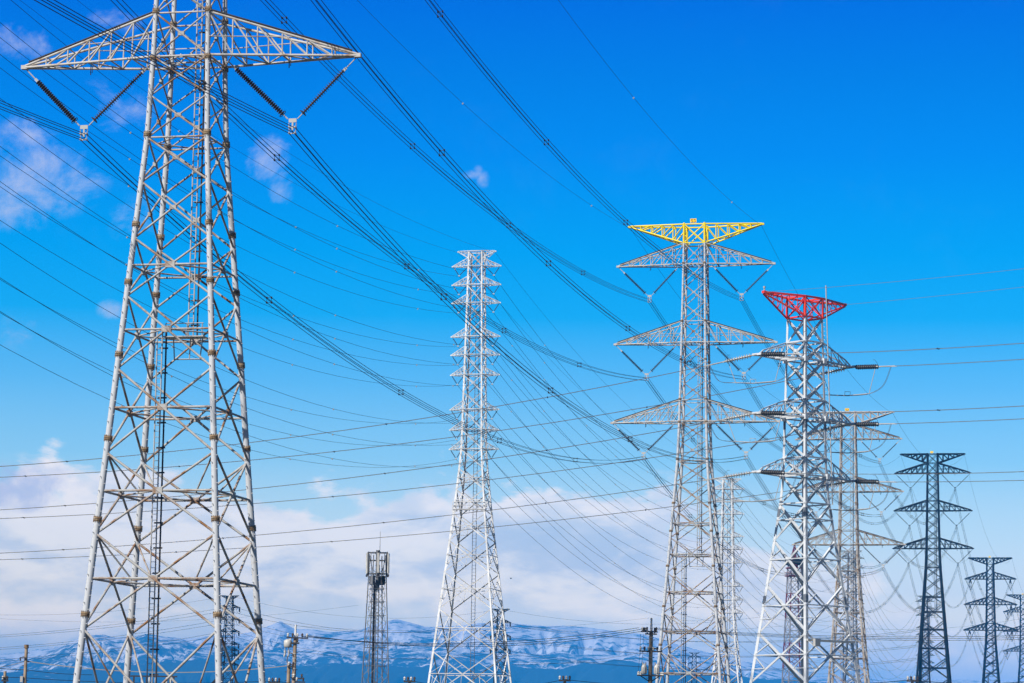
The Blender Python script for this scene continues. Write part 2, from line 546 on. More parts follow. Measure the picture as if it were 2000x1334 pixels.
def tube_pylon(px, py_low, Y, label, detail=2, number=None, dark=False, tension=False, upper=True, top_extra=0.0):
    P = Pylon()
    UP = UPB[:-2] + ([UPB[-2]] if top_extra else []) + [UPB[-2] + top_extra, UPB[-1] + top_extra]
    P.top = UP[-1]
    c = at(px, py_low, Y)
    P.loc = Vector((c.x, Y, 0)); zb = c.z - ARM_U[0]
    P.zb = zb; P.rz = -A_MAIN
    root = thing('transmission_pylon', label, 'pylon', P.loc, P.rz, 'tall tube steel pylons of the main line')
    P.root = root
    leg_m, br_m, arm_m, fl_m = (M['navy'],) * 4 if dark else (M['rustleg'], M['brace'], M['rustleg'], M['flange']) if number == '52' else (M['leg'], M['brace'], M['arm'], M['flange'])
    seg = {3: 14, 2: 8, 1: 5, 0: 4}[detail]
    seg2 = {3: 8, 2: 6, 1: 4, 0: 4}[detail]
    th = 1.0 if detail >= 2 else ((1.6 if detail else 2.2) if dark else 1.15)
    def C(k, u):
        h = pylon_body_width(u) / 2
        return Vector((CORN[k][0] * h, CORN[k][1] * h, zb + u))
    dn = [d for d in DN if zb - d > 4] 
    dn.append(zb)
    yel_u = UP[-2]
    # legs
    for k in range(4):
        mb = MB()
        pts = [-d for d in reversed(dn)] + [u for u in UP[1:] if u <= yel_u]
        for a, b in zip(pts[:-1], pts[1:]):
            ra = interp(a, [-50, 0, 10, 35], [.265, .215, .185, .15]); rb = interp(b, [-50, 0, 10, 35], [.265, .215, .185, .15])
            mb.tube(C(k, a), C(k, b), ra * th, seg, rb * th)
        if detail >= 2:
            u = -zb + 2.5; i = 0
            while u < yel_u - .6:
                p = C(k, u); r_ = interp(u, [-50, 0, 10, 35], [.265, .215, .185, .15])
                d = [Vector((-.35, -1, 0)), Vector((.8, -.6, 0))][i % 2].normalized()
                mb.tube(p + d * (r_ * .9), p + d * (r_ + (.17 if detail == 3 else .14)), .032, 4)
                u += .52; i += 1
        leg = mb.build('leg', leg_m, root)
        # bolted flanges a little above the bracing nodes
        fu = [-d + 1.05 for d in dn[2:-1]] + [0.25, 6.2, 9.9] + [16.3, 22.5, 31.9]
        for u in fu:
            if detail == 0 or u < -zb + 1: continue
            p = C(k, u); r_ = interp(u, [-50, 0, 10, 35], [.265, .215, .185, .15]) * th
            ax = (C(k, u + .5) - p).normalized()
            f = MB(); f.lathe(p - ax * .17, ax, [(0, r_ + .02), (.06, r_ + .085), (.145, r_ + .085), (.15, r_ + .04), (.19, r_ + .04), (.195, r_ + .085), (.28, r_ + .085), (.34, r_ + .02)], seg)
            if detail == 3:
                a, b = frame(ax)
                for q in range(14):
                    t = q * math.tau / 14
                    w = p + (a * math.cos(t) + b * math.sin(t)) * (r_ + .06)
                    f.tube(w - ax * .24, w + ax * .24, .022, 4)
            f.build('flange', fl_m, leg)
    # bracing, one crossed pair per face and panel
    rb0 = .085 * th
    def xpanel(u1, u0, horiz, hip, mat, r_, merged=None):
        """u1 upper, u0 lower"""
        w1, w0 = pylon_body_width(u1), pylon_body_width(u0)
        t = w1 / (w1 + w0); uc = lerp(u1, u0, t)
        cs = []
        for k in range(4):
            k2 = (k + 1) % 4
            mb = merged if merged is not None else MB()
            ctr = (C(k, uc) + C(k2, uc)) / 2
            cs.append(ctr)
            off = Vector(((CORN[k][0] + CORN[k2][0]) / 2, (CORN[k][1] + CORN[k2][1]) / 2, 0)) * (r_ * .8)
            mb.tube(C(k, u1) + off, C(k2, u0) + off, r_, seg2, caps=False)
            mb.tube(C(k2, u1) - off, C(k, u0) - off, r_, seg2, caps=False)
            if detail >= 2:
                sdv = (C(k2, uc) - C(k, uc)).normalized(); nv = sdv.cross(Vector((0, 0, 1)))
                gs = .75 if horiz else .5
                mb.box(ctr, gs, r_ * 2.6, gs * .62, (sdv, nv, Vector((0, 0, 1))))
                for kk, uu in ((k, u1), (k2, u1)):
                    pass
            if merged is None: mb.build('cross_brace', mat, root)
        if horiz:
            fr = MB()
            for k in range(4):
                k2 = (k + 1) % 4
                fr.tube(C(k, uc), C(k2, uc), r_ * .95, seg2, caps=False)
                fr.tube(cs[k], cs[(k + 1) % 4], r_ * .7, seg2, caps=False)
                if hip:
                    mid = (cs[k] + cs[(k + 1) % 4]) / 2
                    fr.tube(C(k2, u1), mid, r_ * .75, seg2, caps=False)
            fr.build('horizontal_frame', mat, root)
        return uc
    P.frames = []
    merged = None if detail >= 2 else MB()
    for i in range(len(dn) - 1):
        uc = xpanel(-dn[i], -dn[i + 1], i >= 2, i >= 5, br_m, rb0 * (1.12 if i > 3 else 1.0), merged)
        P.frames.append(uc)
    for i in range(len(UP) - 2):
        xpanel(UP[i + 1], UP[i], False, False, br_m, rb0 * .82, merged)
    if merged is not None: merged.build('bracing_lattice', br_m, root)
    # level rings at the bend and at the arms
    for u in [0] + ARM_U + [a + 3.4 for a in ARM_U[:2]]:
        fr = MB()
        for k in range(4):
            fr.tube(C(k, u), C((k + 1) % 4, u), rb0 * .85, seg2, caps=False)
        if u in ARM_U or u == 0:
            ms = [(C(k, u) + C((k + 1) % 4, u)) / 2 for k in range(4)]
            for k in range(4): fr.tube(ms[k], ms[(k + 1) % 4], rb0 * .7, seg2, caps=False)
        if u in ARM_U and detail >= 2:                      # grating walkway at the arms
            h = pylon_body_width(u) / 2
            for q in range(5):
                x = lerp(-h * .8, h * .8, q / 4)
                fr.bar((x, -h, zb + u + .12), (x, h, zb + u + .12), .10, .06)
            for sy in (-.45, .45):
                fr.bar((-h, sy * h, zb + u + .2), (h, sy * h, zb + u + .2), .12, .12)
            fr.bar((-h * .7, -h * .3, zb + u + .9), (h * .7, -h * .3, zb + u + .9), .06)
        fr.build('horizontal_frame' if u not in ARM_U else 'walkway_grating', br_m if u == 0 else arm_m, root)
    # cross arms
    for a, (u, Lh) in enumerate(zip(ARM_U, ARM_L)):
        if not upper and a > 0: continue
        for side in (-1, 1):
            make_arm(root, 'cross_arm', side, zb + u, Lh, pylon_body_width(u) / 2, pylon_body_width(u + 3.4) / 2, 3.4, arm_m, arm_m, 6, .10 * th, .062 * th, seg=seg2, hook=detail >= 1)
    # yellow (or dark) top with level top chords
    tm = M['navy'] if dark else (M['yellow'] if number != '52' else M['arm'])
    zt = zb + UP[-1]
    for side in (-1, 1):
        make_arm(root, 'earth_wire_arm', side, zt, TOP_L, pylon_body_width(UP[-2]) / 2, pylon_body_width(UP[-1]) / 2, UP[-1] - UP[-2], tm, tm, 5, .13 * th, .095 * th, inverted=True, seg=seg2)
    tp = MB()
    for k in range(4):
        tp.tube(C(k, yel_u), C(k, UP[-1] + .25), .17 * th, seg2)
        k2 = (k + 1) % 4
        tp.tube(C(k, yel_u), C(k2, UP[-1]), .1, seg2, caps=False); tp.tube(C(k2, yel_u), C(k, UP[-1]), .1, seg2, caps=False)
        tp.tube(C(k, UP[-1]), C(k2, UP[-1]), .12, seg2, caps=False); tp.tube(C(k, yel_u), C(k2, yel_u), .1, seg2, caps=False)
    tp.build('top_frame', tm, root)
    # number sign
    sg = MB(); sg.box((-.15, -pylon_body_width(UP[-1]) / 2 - .1, zt + .55), 1.0, .08, .64)
    sg.tube((-.15, -pylon_body_width(UP[-1]) / 2 - .02, zt - .1), (-.15, -pylon_body_width(UP[-1]) / 2 - .02, zt + .3), .06, 4)
    so = sg.build('number_sign', M['sign'], root)
    if number:
        dg = MB()
        for i, chh in enumerate(number):
            pts = [Vector((-.15 + (-.33 if i == 0 else .07) + x * .26, -pylon_body_width(UP[-1]) / 2 - .16, zt + .33 + y * .42)) for x, y in digit_strokes(chh)]
            dg.poly(pts, .038, 4)
        dg.build('sign_lettering', M['digit'], so)
    # climbing ladder with its service pipe: upper run, offset lower run, platform between
    ub = P.frames[3]                     # level of the hanging platform
    def ladder(x, u0, u1):
        y = .25
        mb = MB()
        mb.tube((x - .30, y, zb + u0), (x - .30, y, zb + u1), .055, seg2 if detail > 1 else 4)
        mb.tube((x + .10, y, zb + u0), (x + .10, y, zb + u1), .055, seg2 if detail > 1 else 4)
        if detail >= 1:
            u = u0 + .2
            while u < u1:
                mb.tube((x - .30, y, zb + u), (x + .10, y, zb + u), .022, 4, caps=False); u += .45 if detail > 1 else .9
        o = mb.build('ladder', M['galv'] if not dark else M['navy'], root)
        mb = MB(); mb.tube((x + .38, y + .1, zb + u0), (x + .38, y + .1, zb + u1), .07 * th, seg2)
        u = u0 + 1
        while u < u1 and detail > 1:
            mb.box((x + .2, y + .1, zb + u), .7, .08, .12); u += 1.9
        mb.build('service_pipe', M['dark'], root)
    ladder(.75, ub - .2, UP[-2])
    ladder(-1.7, -zb + 3, ub + .3)
    pf = MB()
    h = pylon_body_width(ub) / 2
    pf.box((.2, .4, zb + ub - .1), 3.2, 1.3, .08)
    for x in (-1.2, .5, 1.7):
        pf.tube((x, -.2, zb + ub + .9), (x, -.2, zb + ub - .1), .04, 4)
        pf.tube((x * .8, 1.0, zb + ub - .1), (x * .7, 1.0, zb + ub - 1.7), .05, 4)
    pf.tube((-1.2, -.2, zb + ub + .9), (1.8, -.2, zb + ub + .9), .04, 4)
    pf.tube((-.9, 1.0, zb + ub - 1.7), (1.6, 1.0, zb + ub - 1.7), .05, 4)
    pf.build('service_platform', M['galv'] if not dark else M['navy'], root)
    MW = Matrix.Translation(P.loc) @ Matrix.Rotation(P.rz, 4, 'Z')
    P.w = lambda x, y, z: MW @ Vector((x, y, z))
    P.clamp = {}
    P.label = label
    return P


def disc_string(p, q, n, r, seg, spare=.0):
    """string of cap-and-pin discs from p to q as one mesh"""
    mb = MB(); p = Vector(p); q = Vector(q); d = (q - p); Ln = d.length; d.normalize()
    st = Ln / n
    mb.tube(p, q, r * .34, max(4, seg - 2))
    for k in range(n):
        t = k * st + st * .2
        mb.lathe(p + d * t, d, [(0, r * .30), (st * .16, r * .95), (st * .30, r), (st * .36, r * .85), (st * .4, r * .3)], seg)
    return mb


def v_strings(P, who, detail, group):
    names = ['lower', 'middle', 'upper']
    for a, (u, Lh) in enumerate(zip(ARM_U, ARM_L)):
        z = P.zb + u
        for side in (-1, 1):
            sname = 'left' if side < 0 else 'right'
            cl = Vector((side * (Lh * [.618, .606, .592][a] + (.12 if detail == 3 else 0)), 0, z - 5.15))
            outer = Vector((side * (Lh - .1), 0, z - .15)); inner = Vector((side * (pylon_body_width(u) / 2 + 1.0), 0, z - .1))
            root = thing('insulator_assembly', f'V of two {"brown disc" if detail > 1 else "dark disc"} insulators under {names[a]} {sname} arm of {who}', 'insulator',
                         P.w(*cl), P.rz, group)
            o = outer - cl; i = inner - cl
            dark = detail < 1
            yk = Vector((side * .38, 0, .42)); yi = Vector((-side * .38, 0, .42))
            for (top, bot, link) in ((o, yk, 1.35), (i, yi, .85)):
                d = (top - bot).normalized(); s1 = bot + d * .55; s2 = top - d * link
                ns = max(8, int((s2 - s1).length / (.19 if detail > 1 else .3)))
                st = disc_string(s2, s1, ns, .23 if detail > 1 else .2, {3: 10, 2: 8, 1: 6, 0: 5}[detail]).build('insulator_string', M['brownins'] if not dark else M['navy'], root)
                lk = MB(); lk.tube(top, s2, .05, 5); lk.box(s2 + d * .12, .34, .08, .2, (d, Vector((0, 1, 0)), d.cross(Vector((0, 1, 0)))))
                lk.build('link_rod', M['galv'] if not dark else M['navy'], root)
                MB().tube(s1, bot, .05, 5).build('end_fitting', M['galv'] if not dark else M['navy'], root)
                if detail >= 1:
                    rg = MB(); a_, b_ = frame(d); cc = s1 + d * .05
                    rg.poly([cc + (a_ * math.cos(t * math.tau / 10) + b_ * math.sin(t * math.tau / 10)) * .3 for t in range(10)], .03, 4, True)
                    rg.build('arcing_ring', M['dark'], root)
            yp = MB(); yp.box((0, 0, .3), .62, .07, .3); yp.box((0, 0, -.15), .12, .08, .6)
            for sx in (-1, 1):
                for zz_ in (-.24, -.7): yp.tube((sx * .23, -.22, zz_), (sx * .23, .22, zz_), .07, 6); yp.box((sx * .12, 0, zz_), .24, .06, .08)
            yp.tube((-.3, 0, .1), (-.23, 0, -.75), .035, 4); yp.tube((.3, 0, .1), (.23, 0, -.75), .035, 4)
            yp.build('yoke_plate', M['galv'] if not dark else M['navy'], root)
            P.clamp[(a, side)] = P.w(cl.x, cl.y, cl.z - .5)
    for side in (-1, 1):
        P.clamp[(3, side)] = P.w(side * (TOP_L - .1), 0, P.zb + P.top - .25)


def sagged(p, q, sag, n=28, s0=0, s1=1):
    out = []
    for k in range(n + 1):
        t = lerp(s0, s1, k / n)
        c = p.lerp(q, t); c.z -= 4 * sag * t * (1 - t); out.append(c)
    return out


def perp(p, q):
    d = q - p; d.z = 0; d.normalize(); return Vector((d.y, -d.x, 0))


def bundle(p, q, sag, label, group, nc=4, r=.024, gap=.42, n=30, mat=None, spacer=48, name='conductor_bundle', seg=4, clip=None):
    """a bundle of conductors: one Empty, each conductor a part, each spacer a part"""
    mat = mat or M['cable']
    root = thing(name, label, 'power line', p, 0, group)
    side = perp(p, q)
    offs = {4: [(-1, 1), (1, 1), (-1, -1), (1, -1)], 2: [(-1, 0), (1, 0)]}[nc]
    s0, s1 = clip or (0, 1)
    pts = sagged(p, q, sag, n, s0, s1)
    for (a, b) in offs:
        MB().poly([c + side * (a * gap / 2) + Vector((0, 0, b * gap / 2)) - p for c in pts], r, seg).build('conductor', mat, root)
    Ln = (q - p).length
    k = 1
    while k * spacer < Ln - 12 and spacer:
        t = (k * spacer) / Ln
        if s0 < t < s1:
            c = p.lerp(q, t); c.z -= 4 * sag * t * (1 - t); c -= p
            mb = MB()
            cs = [c + side * (a * gap / 2) + Vector((0, 0, b * gap / 2)) for a, b in ([(-1, 1), (1, 1), (1, -1), (-1, -1)] if nc == 4 else offs)]
            mb.poly(cs, r * 1.3, 4, nc == 4)
            for w in cs: mb.box(w, r * 4.4, .5, r * 4.4)
            mb.build('spacer', M['dark'], root)
        k += 1
    return root


def single(p, q, sag, label, group, r=.022, n=28, mat=None, beads=0, name='overhead_wire', clip=None, seg=4):
    mat = mat or M['cable']
    s0, s1 = clip or (0, 1)
    pts = sagged(p, q, sag, n, s0, s1)
    o = MB().poly([c - p for c in pts], r, seg).build(name, mat); o.location = p
    tag(o, label, 'power line', group)
    for k in range(beads):
        t = (k + .6) / beads
        if not s0 < t < s1: continue
        c = p.lerp(q, t); c.z -= 4 * sag * t * (1 - t)
        b = MB(); b.box(c - p - Vector((0, 0, .06)), .17, .17, .2)
        b.build('damper', M['galv'], o)
    return o


T1 = tube_pylon(370, 121, 226, 'huge grey tube steel pylon with rusty braces, cut off by the top of the view', 3)
T2 = tube_pylon(1357, 825, 477, 'grey rust stained pylon with bright yellow top arms and a sign reading 53', 2, '53')
T3 = tube_pylon(1657.5, 1064, 720, 'brown rusted pylon with sign 52 behind the red topped pylon', 1, '52')
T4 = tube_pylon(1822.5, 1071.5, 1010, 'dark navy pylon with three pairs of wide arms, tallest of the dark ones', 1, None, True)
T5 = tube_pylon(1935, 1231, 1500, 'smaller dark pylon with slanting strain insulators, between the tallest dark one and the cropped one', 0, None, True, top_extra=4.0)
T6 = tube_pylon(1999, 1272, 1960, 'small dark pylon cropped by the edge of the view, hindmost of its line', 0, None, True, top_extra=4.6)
REF = {1: 'the huge nearest pylon', 2: 'the yellow topped pylon', 3: 'the brown rusted pylon', 4: 'the tallest dark pylon', 5: 'the smaller dark pylon', 6: 'the cropped dark pylon'}
PY = {1: T1, 2: T2, 3: T3, 4: T4, 5: T5, 6: T6}
for i in range(1, 5):
    v_strings(PY[i], REF[i], {1: 3, 2: 2, 3: 1, 4: 0}[i], f'V insulators of {REF[i]}')
names = ['lower', 'middle', 'upper']


def strain_set(P, who, line_dir, group, arms, Lfac=.93):
    """slanting strain strings towards the next pylon, V-shaped jumper support and jumper loop"""
    for a, (u, Lh) in enumerate(zip(ARM_U, ARM_L)):
        for side in (-1, 1):
            tip = P.w(side * Lh * .78, 0, P.zb + u - .1)
            sname = 'left' if side < 0 else 'right'
            root = thing('strain_insulator', f'dark slanting strain insulator on {names[a]} {sname} arm of {who}', 'insulator', tip, 0, group)
            e1 = Vector((math.sin(A_MAIN) * 7.5, math.cos(A_MAIN) * 7.5, -1.5)); e0 = Vector((-math.sin(A_MAIN) * 7.5, -math.cos(A_MAIN) * 7.5, -2.2))
            for e in (e0, e1):
                disc_string(Vector((0, 0, 0)), e, 16, .3, 5).build('insulator_string', M['navy'], root)
            w = Matrix.Rotation(P.rz, 3, 'Z') @ Vector((side * 1.0, 0, 0))
            for sg in (-1, 1):
                vb = MB(); vb.tube(w * (2.5 * sg), Vector((0, 0, -5.2)), .13, 5); vb.build('jumper_support', M['navy'], root)
            mid = Vector((0, 0, -5.2))
            jp = MB(); jp.poly([e0, e0 * .7 + Vector((0, 0, -2.4)), mid * .98 + e0 * .3, mid, mid * .98 + e1 * .3, e1 * .7 + Vector((0, 0, -2.6)), e1], .06, 4)
            jp.build('jumper_cable', M['cable'], root)
            P.clamp[(a, side)] = tip + e1
            P.clamp[(a, side, 0)] = tip + e0
    for side in (-1, 1):
        P.clamp[(3, side)] = P.w(side * (TOP_L - .1), 0, P.zb + P.top - .1)


strain_set(T5, REF[5], None, 'strain insulators of the smaller dark pylon', 6)
strain_set(T6, REF[6], None, 'strain insulators of the cropped dark pylon', 6)
span_dir = (T2.loc - T1.loc)
# span reaching the nearest pylon from behind the photographer
for a in range(4):
    for side in (-1, 1):
        sname = 'left' if side < 0 else 'right'
        q = T1.clamp[(a, side)]; p = q - span_dir * 1.02 + Vector((0, 0, 1.0))
        if a < 3:
            bundle(p, q, 5.0, f'{names[a]} {sname} bundle of four cables reaching {REF[1]} from overhead', 'cables coming in to the nearest pylon', n=34, r=.03)
        else:
            single(p, q, 8, f'thin {sname} earth wire reaching {REF[1]} from overhead', 'earth wires of the main line', r=.018)
SAG = {1: 8.4, 2: 7.6, 3: 13, 4: 24, 5: 20}
LEV = [1.0, .85, .76]
for i in range(1, 6):
    A, B = PY[i], PY[i + 1]
    for a in range(4):
        for side in (-1, 1):
            sname = 'left' if side < 0 else 'right'
            p = A.clamp[(a, side)]; q = B.clamp.get((a, side, 0), B.clamp[(a, side)])
            rr_ = {1: .03, 2: .032, 3: .03, 4: .03, 5: .03}[i]
            if a < 3:
                bundle(p, q, SAG[i] * (LEV[a] if i < 3 else 1), f'{names[a]} {sname} bundle of four cables from {REF[i]} to {REF[i + 1]}', f'cable bundles from {REF[i]} to {REF[i + 1]}',
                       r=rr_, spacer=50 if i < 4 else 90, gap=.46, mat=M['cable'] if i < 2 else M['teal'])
            else:
                single(p, q, SAG[i] * .6, f'thin {sname} earth wire from {REF[i]} to {REF[i + 1]}', 'earth wires of the main line', r=.016 + .004 * i, beads=3 if i == 1 else 0,
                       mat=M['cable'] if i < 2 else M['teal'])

# ------------------------------------------------------------------ slender nine-armed pylons
A_W = R(12.6)
W_Y = [520.6, 557, 592.5, 658, 694, 733, 800.6, 840, 878]
WD = 490
wz = [at(930, y, WD).z for y in W_Y]
w_top = at(932, 492, WD).z
W_PLAT = at(927, 990, WD).z
Z1000 = at(925, 1000, WD).z; Z900 = at(927, 900, WD).z; Z878 = wz[-1]; Z500 = at(930, 500, WD).z


def w_width(z):
    if z < Z1000: return 5.35 + (Z1000 - z) * .216
    return interp(z, [Z1000, Z900, Z878, Z500, 200], [5.35, 3.85, 3.62, 2.4, 2.3])


def slim_pylon(px, py_top, Y, label, mats, detail, armL=4.0, platform=True):
    P = Pylon()
    c = at(px, py_top, Y)
    P.loc = Vector((c.x, Y, 0)); P.rz = -A_W
    dz = c.z - wz[0]; P.dz = dz
    root = thing('slender_pylon', label, 'pylon', P.loc, P.rz, 'slender pylons with nine pairs of short arms'); P.root = root
    ml, mb_, ma = mats
    th = {2: 1.0, 1: 1.15, 0: 1.3}[detail]
    W = lambda z: w_width(z - dz)
    def C(k, z):
        h = W(z) / 2; return Vector((CORN[k][0] * h, CORN[k][1] * h, z))
    lv = [z + dz for z in wz]
    tz = w_top + dz
    # nodes
    nodes = [tz]
    for a, b in zip(lv[:-1], lv[1:]):
        if a == lv[0]: nodes.append(a)
        gap = a - b
        m_ = 1 if gap < 3.6 else 2
        for q in range(1, m_ + 1): nodes.append(lerp(a, b, q / m_))
    z = lv[-1]
    while z > 1.0:
        z2 = max(.1, z - (W(z) * .72 + .55))
        if z2 < 3.0: z2 = 0.1
        nodes.append(z2); z = z2
    for k in range(4):
        mb = MB(); out = Vector((CORN[k][0], CORN[k][1], 0))
        for a, b in zip(nodes[:-1], nodes[1:]):
            w = interp(a - dz, [0, 60, 110], [.30, .24, .17]) * th
            mb.angle(C(k, b), C(k, a), w, .035 * th, out)
        mb.build('leg', ml, root)
    for k in range(4):
        k2 = (k + 1) % 4
        mb = MB(); out = Vector(((CORN[k][0] + CORN[k2][0]) / 2, (CORN[k][1] + CORN[k2][1]) / 2, 0))
        for a, b in zip(nodes[:-1], nodes[1:]):
            big = a < lv[-1] - 3
            w = (.15 if big else .11) * th
            mb.angle(C(k, a), C(k2, b), w, .02 * th, out + Vector((0, 0, 1.0)))
            mb.angle(C(k2, a), C(k, b), w, .02 * th, out + Vector((0, 0, .9)))
            if big and detail >= 1:
                w1, w0 = W(a), W(b); t = w1 / (w1 + w0); zc = lerp(a, b, t)
                ctr = (C(k, zc) + C(k2, zc)) / 2
                mb.bar(C(k, zc), C(k2, zc), .11 * th)
                if detail == 2:
                    for (ka, kb) in ((k, k2), (k2, k)):
                        m1 = C(ka, a).lerp(C(kb, b), t * .5); h1 = C(ka, lerp(a, zc, .5)); 
                        m2 = C(ka, b).lerp(C(kb, a), (1 - t) * .5); h2 = C(ka, lerp(b, zc, .5))
                        mb.bar(h2, m2, .07); mb.bar(m2, C(ka, zc).lerp(ctr, .5), .07)
                        mb.bar(C(ka, zc), m2, .06)
                        mb.bar(m1, C(ka, zc), .06)
        mb.build('face_lattice', mb_, root)
    fr = MB()
    for zz in lv + [tz]:
        for k in range(4):
            fr.bar(C(k, zz), C((k + 1) % 4, zz), .12 * th)
        if detail:
            fr.bar(C(0, zz), C(2, zz), .09 * th)
    fr.build('horizontal_frame', mb_, root)
    for a, zz in enumerate(lv):
        for side in (-1, 1):
            make_arm(root, 'cross_arm', side, zz, armL, W(zz) / 2, W(zz + 1.3) / 2, 1.3, ma, ma, 4 if detail else 3, .06 * th, .04 * th, seg=5 if detail > 1 else 4, rail=False, hook=False)
    for side in (-1, 1):
        make_arm(root, 'earth_wire_arm', side, tz, 3.1, W(tz - 1.2) / 2, W(tz) / 2, 1.2, ma, ma, 3, .06 * th, .04 * th, inverted=True, seg=4)
    ld = MB(); bot = .5; x = .32
    for xx in (x - .3, x + .3): ld.tube((xx, 0, bot), (xx, 0, tz), .05 * th, 4)
    if detail == 2:
        z = bot
        while z < tz: ld.bar((x - .3, 0, z), (x + .3, 0, z), .045); z += .55
    ld.build('ladder', M['telecom'], root)
    if platform:
        zz = W_PLAT + dz; h = W(zz) / 2 + .15
        pf = MB()
        pf.box((0, -h + .4, zz - .6), 2 * h, .9, .14)
        for t in range(9):
            x_ = lerp(-h, h, t / 8); pf.bar((x_, -h, zz - .6), (x_, -h, zz + .65), .07)
        for zq in (zz + .65, zz + .05): pf.bar((-h, -h, zq), (h, -h, zq), .09)
        for t in range(9): pf.bar((lerp(-h, h, t / 8), -h + .2, zz - .65), (lerp(-h, h, t / 8), -h + .2, zz - 1.0), .12)
        pf.build('service_platform', mb_, root)
    MW = Matrix.Translation(P.loc) @ Matrix.Rotation(P.rz, 4, 'Z')
    P.w = lambda x, y, z: MW @ Vector((x, y, z))
    P.clamp = {}
    P.lv = lv; P.W = W; P.tz = tz; P.armL = armL
    return P


def small_v(P, who, detail, group, dark=False):
    for a, zz in enumerate(P.lv):
        for side in (-1, 1):
            cl = Vector((side * 2.95, 0, zz - 1.5))
            if detail:
                sname = 'left' if side < 0 else 'right'
                root = thing('insulator_assembly', f'small V insulator under {sname} end of {ORD[a]} arm from top, {who}', 'insulator', P.w(*cl), P.rz, group)
                o = Vector((side * (P.armL - .05), 0, zz)) - cl; i = Vector((side * (P.W(zz) / 2 + .25), 0, zz)) - cl
                for top in (o, i):
                    d = top.normalized()
                    disc_string(top - d * .25, d * .2, 7 if detail > 1 else 5, .12, 6 if detail > 1 else 4).build('insulator_string', M['brownins'], root)
                yk = MB(); yk.box((0, 0, 0), .3, .14, .16); yk.tube(o, o * .85, .03, 4); yk.tube(i, i * .85, .03, 4)
                yk.build('clamp', M['galv'], root)
            P.clamp[(a, side)] = P.w(cl.x, cl.y, cl.z - .1)
    for side in (-1, 1):
        P.clamp[(9, side)] = P.w(side * 3.05, 0, P.tz - .1)


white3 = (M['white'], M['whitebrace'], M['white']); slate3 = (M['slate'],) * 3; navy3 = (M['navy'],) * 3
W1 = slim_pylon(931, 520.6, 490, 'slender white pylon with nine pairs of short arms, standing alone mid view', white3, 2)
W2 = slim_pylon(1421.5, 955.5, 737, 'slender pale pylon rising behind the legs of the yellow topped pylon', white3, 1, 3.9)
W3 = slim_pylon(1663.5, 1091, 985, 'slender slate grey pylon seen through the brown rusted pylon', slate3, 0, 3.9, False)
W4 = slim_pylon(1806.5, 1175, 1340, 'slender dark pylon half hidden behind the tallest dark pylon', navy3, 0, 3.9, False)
WR = {0: 'overhead', 1: 'the white pylon', 2: 'the pale pylon', 3: 'the slate pylon', 4: 'the slender dark pylon'}
small_v(W1, 'white pylon', 2, 'small insulators of the white pylon')
small_v(W2, 'pale pylon behind yellow top', 1, 'small insulators of the pale pylon')
small_v(W3, 'slate', 0, ''); small_v(W4, 'dark', 0, '')
wdir = W2.loc - W1.loc
WP = {1: W1, 2: W2, 3: W3, 4: W4}
WSAG = {0: 8.6, 1: 8.2, 2: 9, 3: 17}
for i in range(0, 4):
    for a in range(10):
        for side in (-1, 1):
            sname = 'left' if side < 0 else 'right'
            if i == 0:
                q = W1.clamp[(a, side)]; p = q - wdir + Vector((0, 0, 1.5))
            else:
                p = WP[i].clamp[(a, side)]; q = WP[i + 1].clamp[(a, side)]
            r_ = [.026, .027, .028, .034][i] if a < 9 else .018
            lab = (f'{sname} wire of {ORD[a]} arm from top, between ' if a < 9 else f'thin {sname} earth wire between ') + (f'{WR[1]} and the camera side' if i == 0 else f'{WR[i]} and {WR[i + 1]}')
            single(p, q, (WSAG[i] if a < 9 else WSAG[i] * .75) + ([0, 0, .15, .6, .75, .95, 1.4, 1.5, 1.6, 0][a] if i == 0 else 0), lab, f'wires of the slender pylon line, {"near side of the white pylon" if i == 0 else "beyond " + WR[i]}', r=r_, n=26,
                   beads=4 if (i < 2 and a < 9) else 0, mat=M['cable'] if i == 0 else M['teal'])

# ------------------------------------------------------------------ red topped strain pylon
RY = 410
RA = R(41)
c0 = at(1572, 583, RY)
R1 = Pylon(); R1.loc = Vector((c0.x, RY, 0)); R1.rz = RA
rzl = [at(1572, y, RY).z for y in (705, 818, 931)]
rtop = c0.z; rtop0 = at(1572, 622, RY).z; rbend = at(1571, 985, RY).z
rroot = thing('strain_pylon', 'pale angle steel pylon with a bright red top and nearly level cables', 'pylon', R1.loc, RA)


def r_width(z):
    if z < rbend: return 4.9 + (rbend - z) * .232
    return interp(z, [rbend, rzl[2], rtop0, rtop + 1], [4.9, 4.35, 3.5, 3.4])


def RC(k, z):
    h = r_width(z) / 2; return Vector((CORN[k][0] * h, CORN[k][1] * h, z))


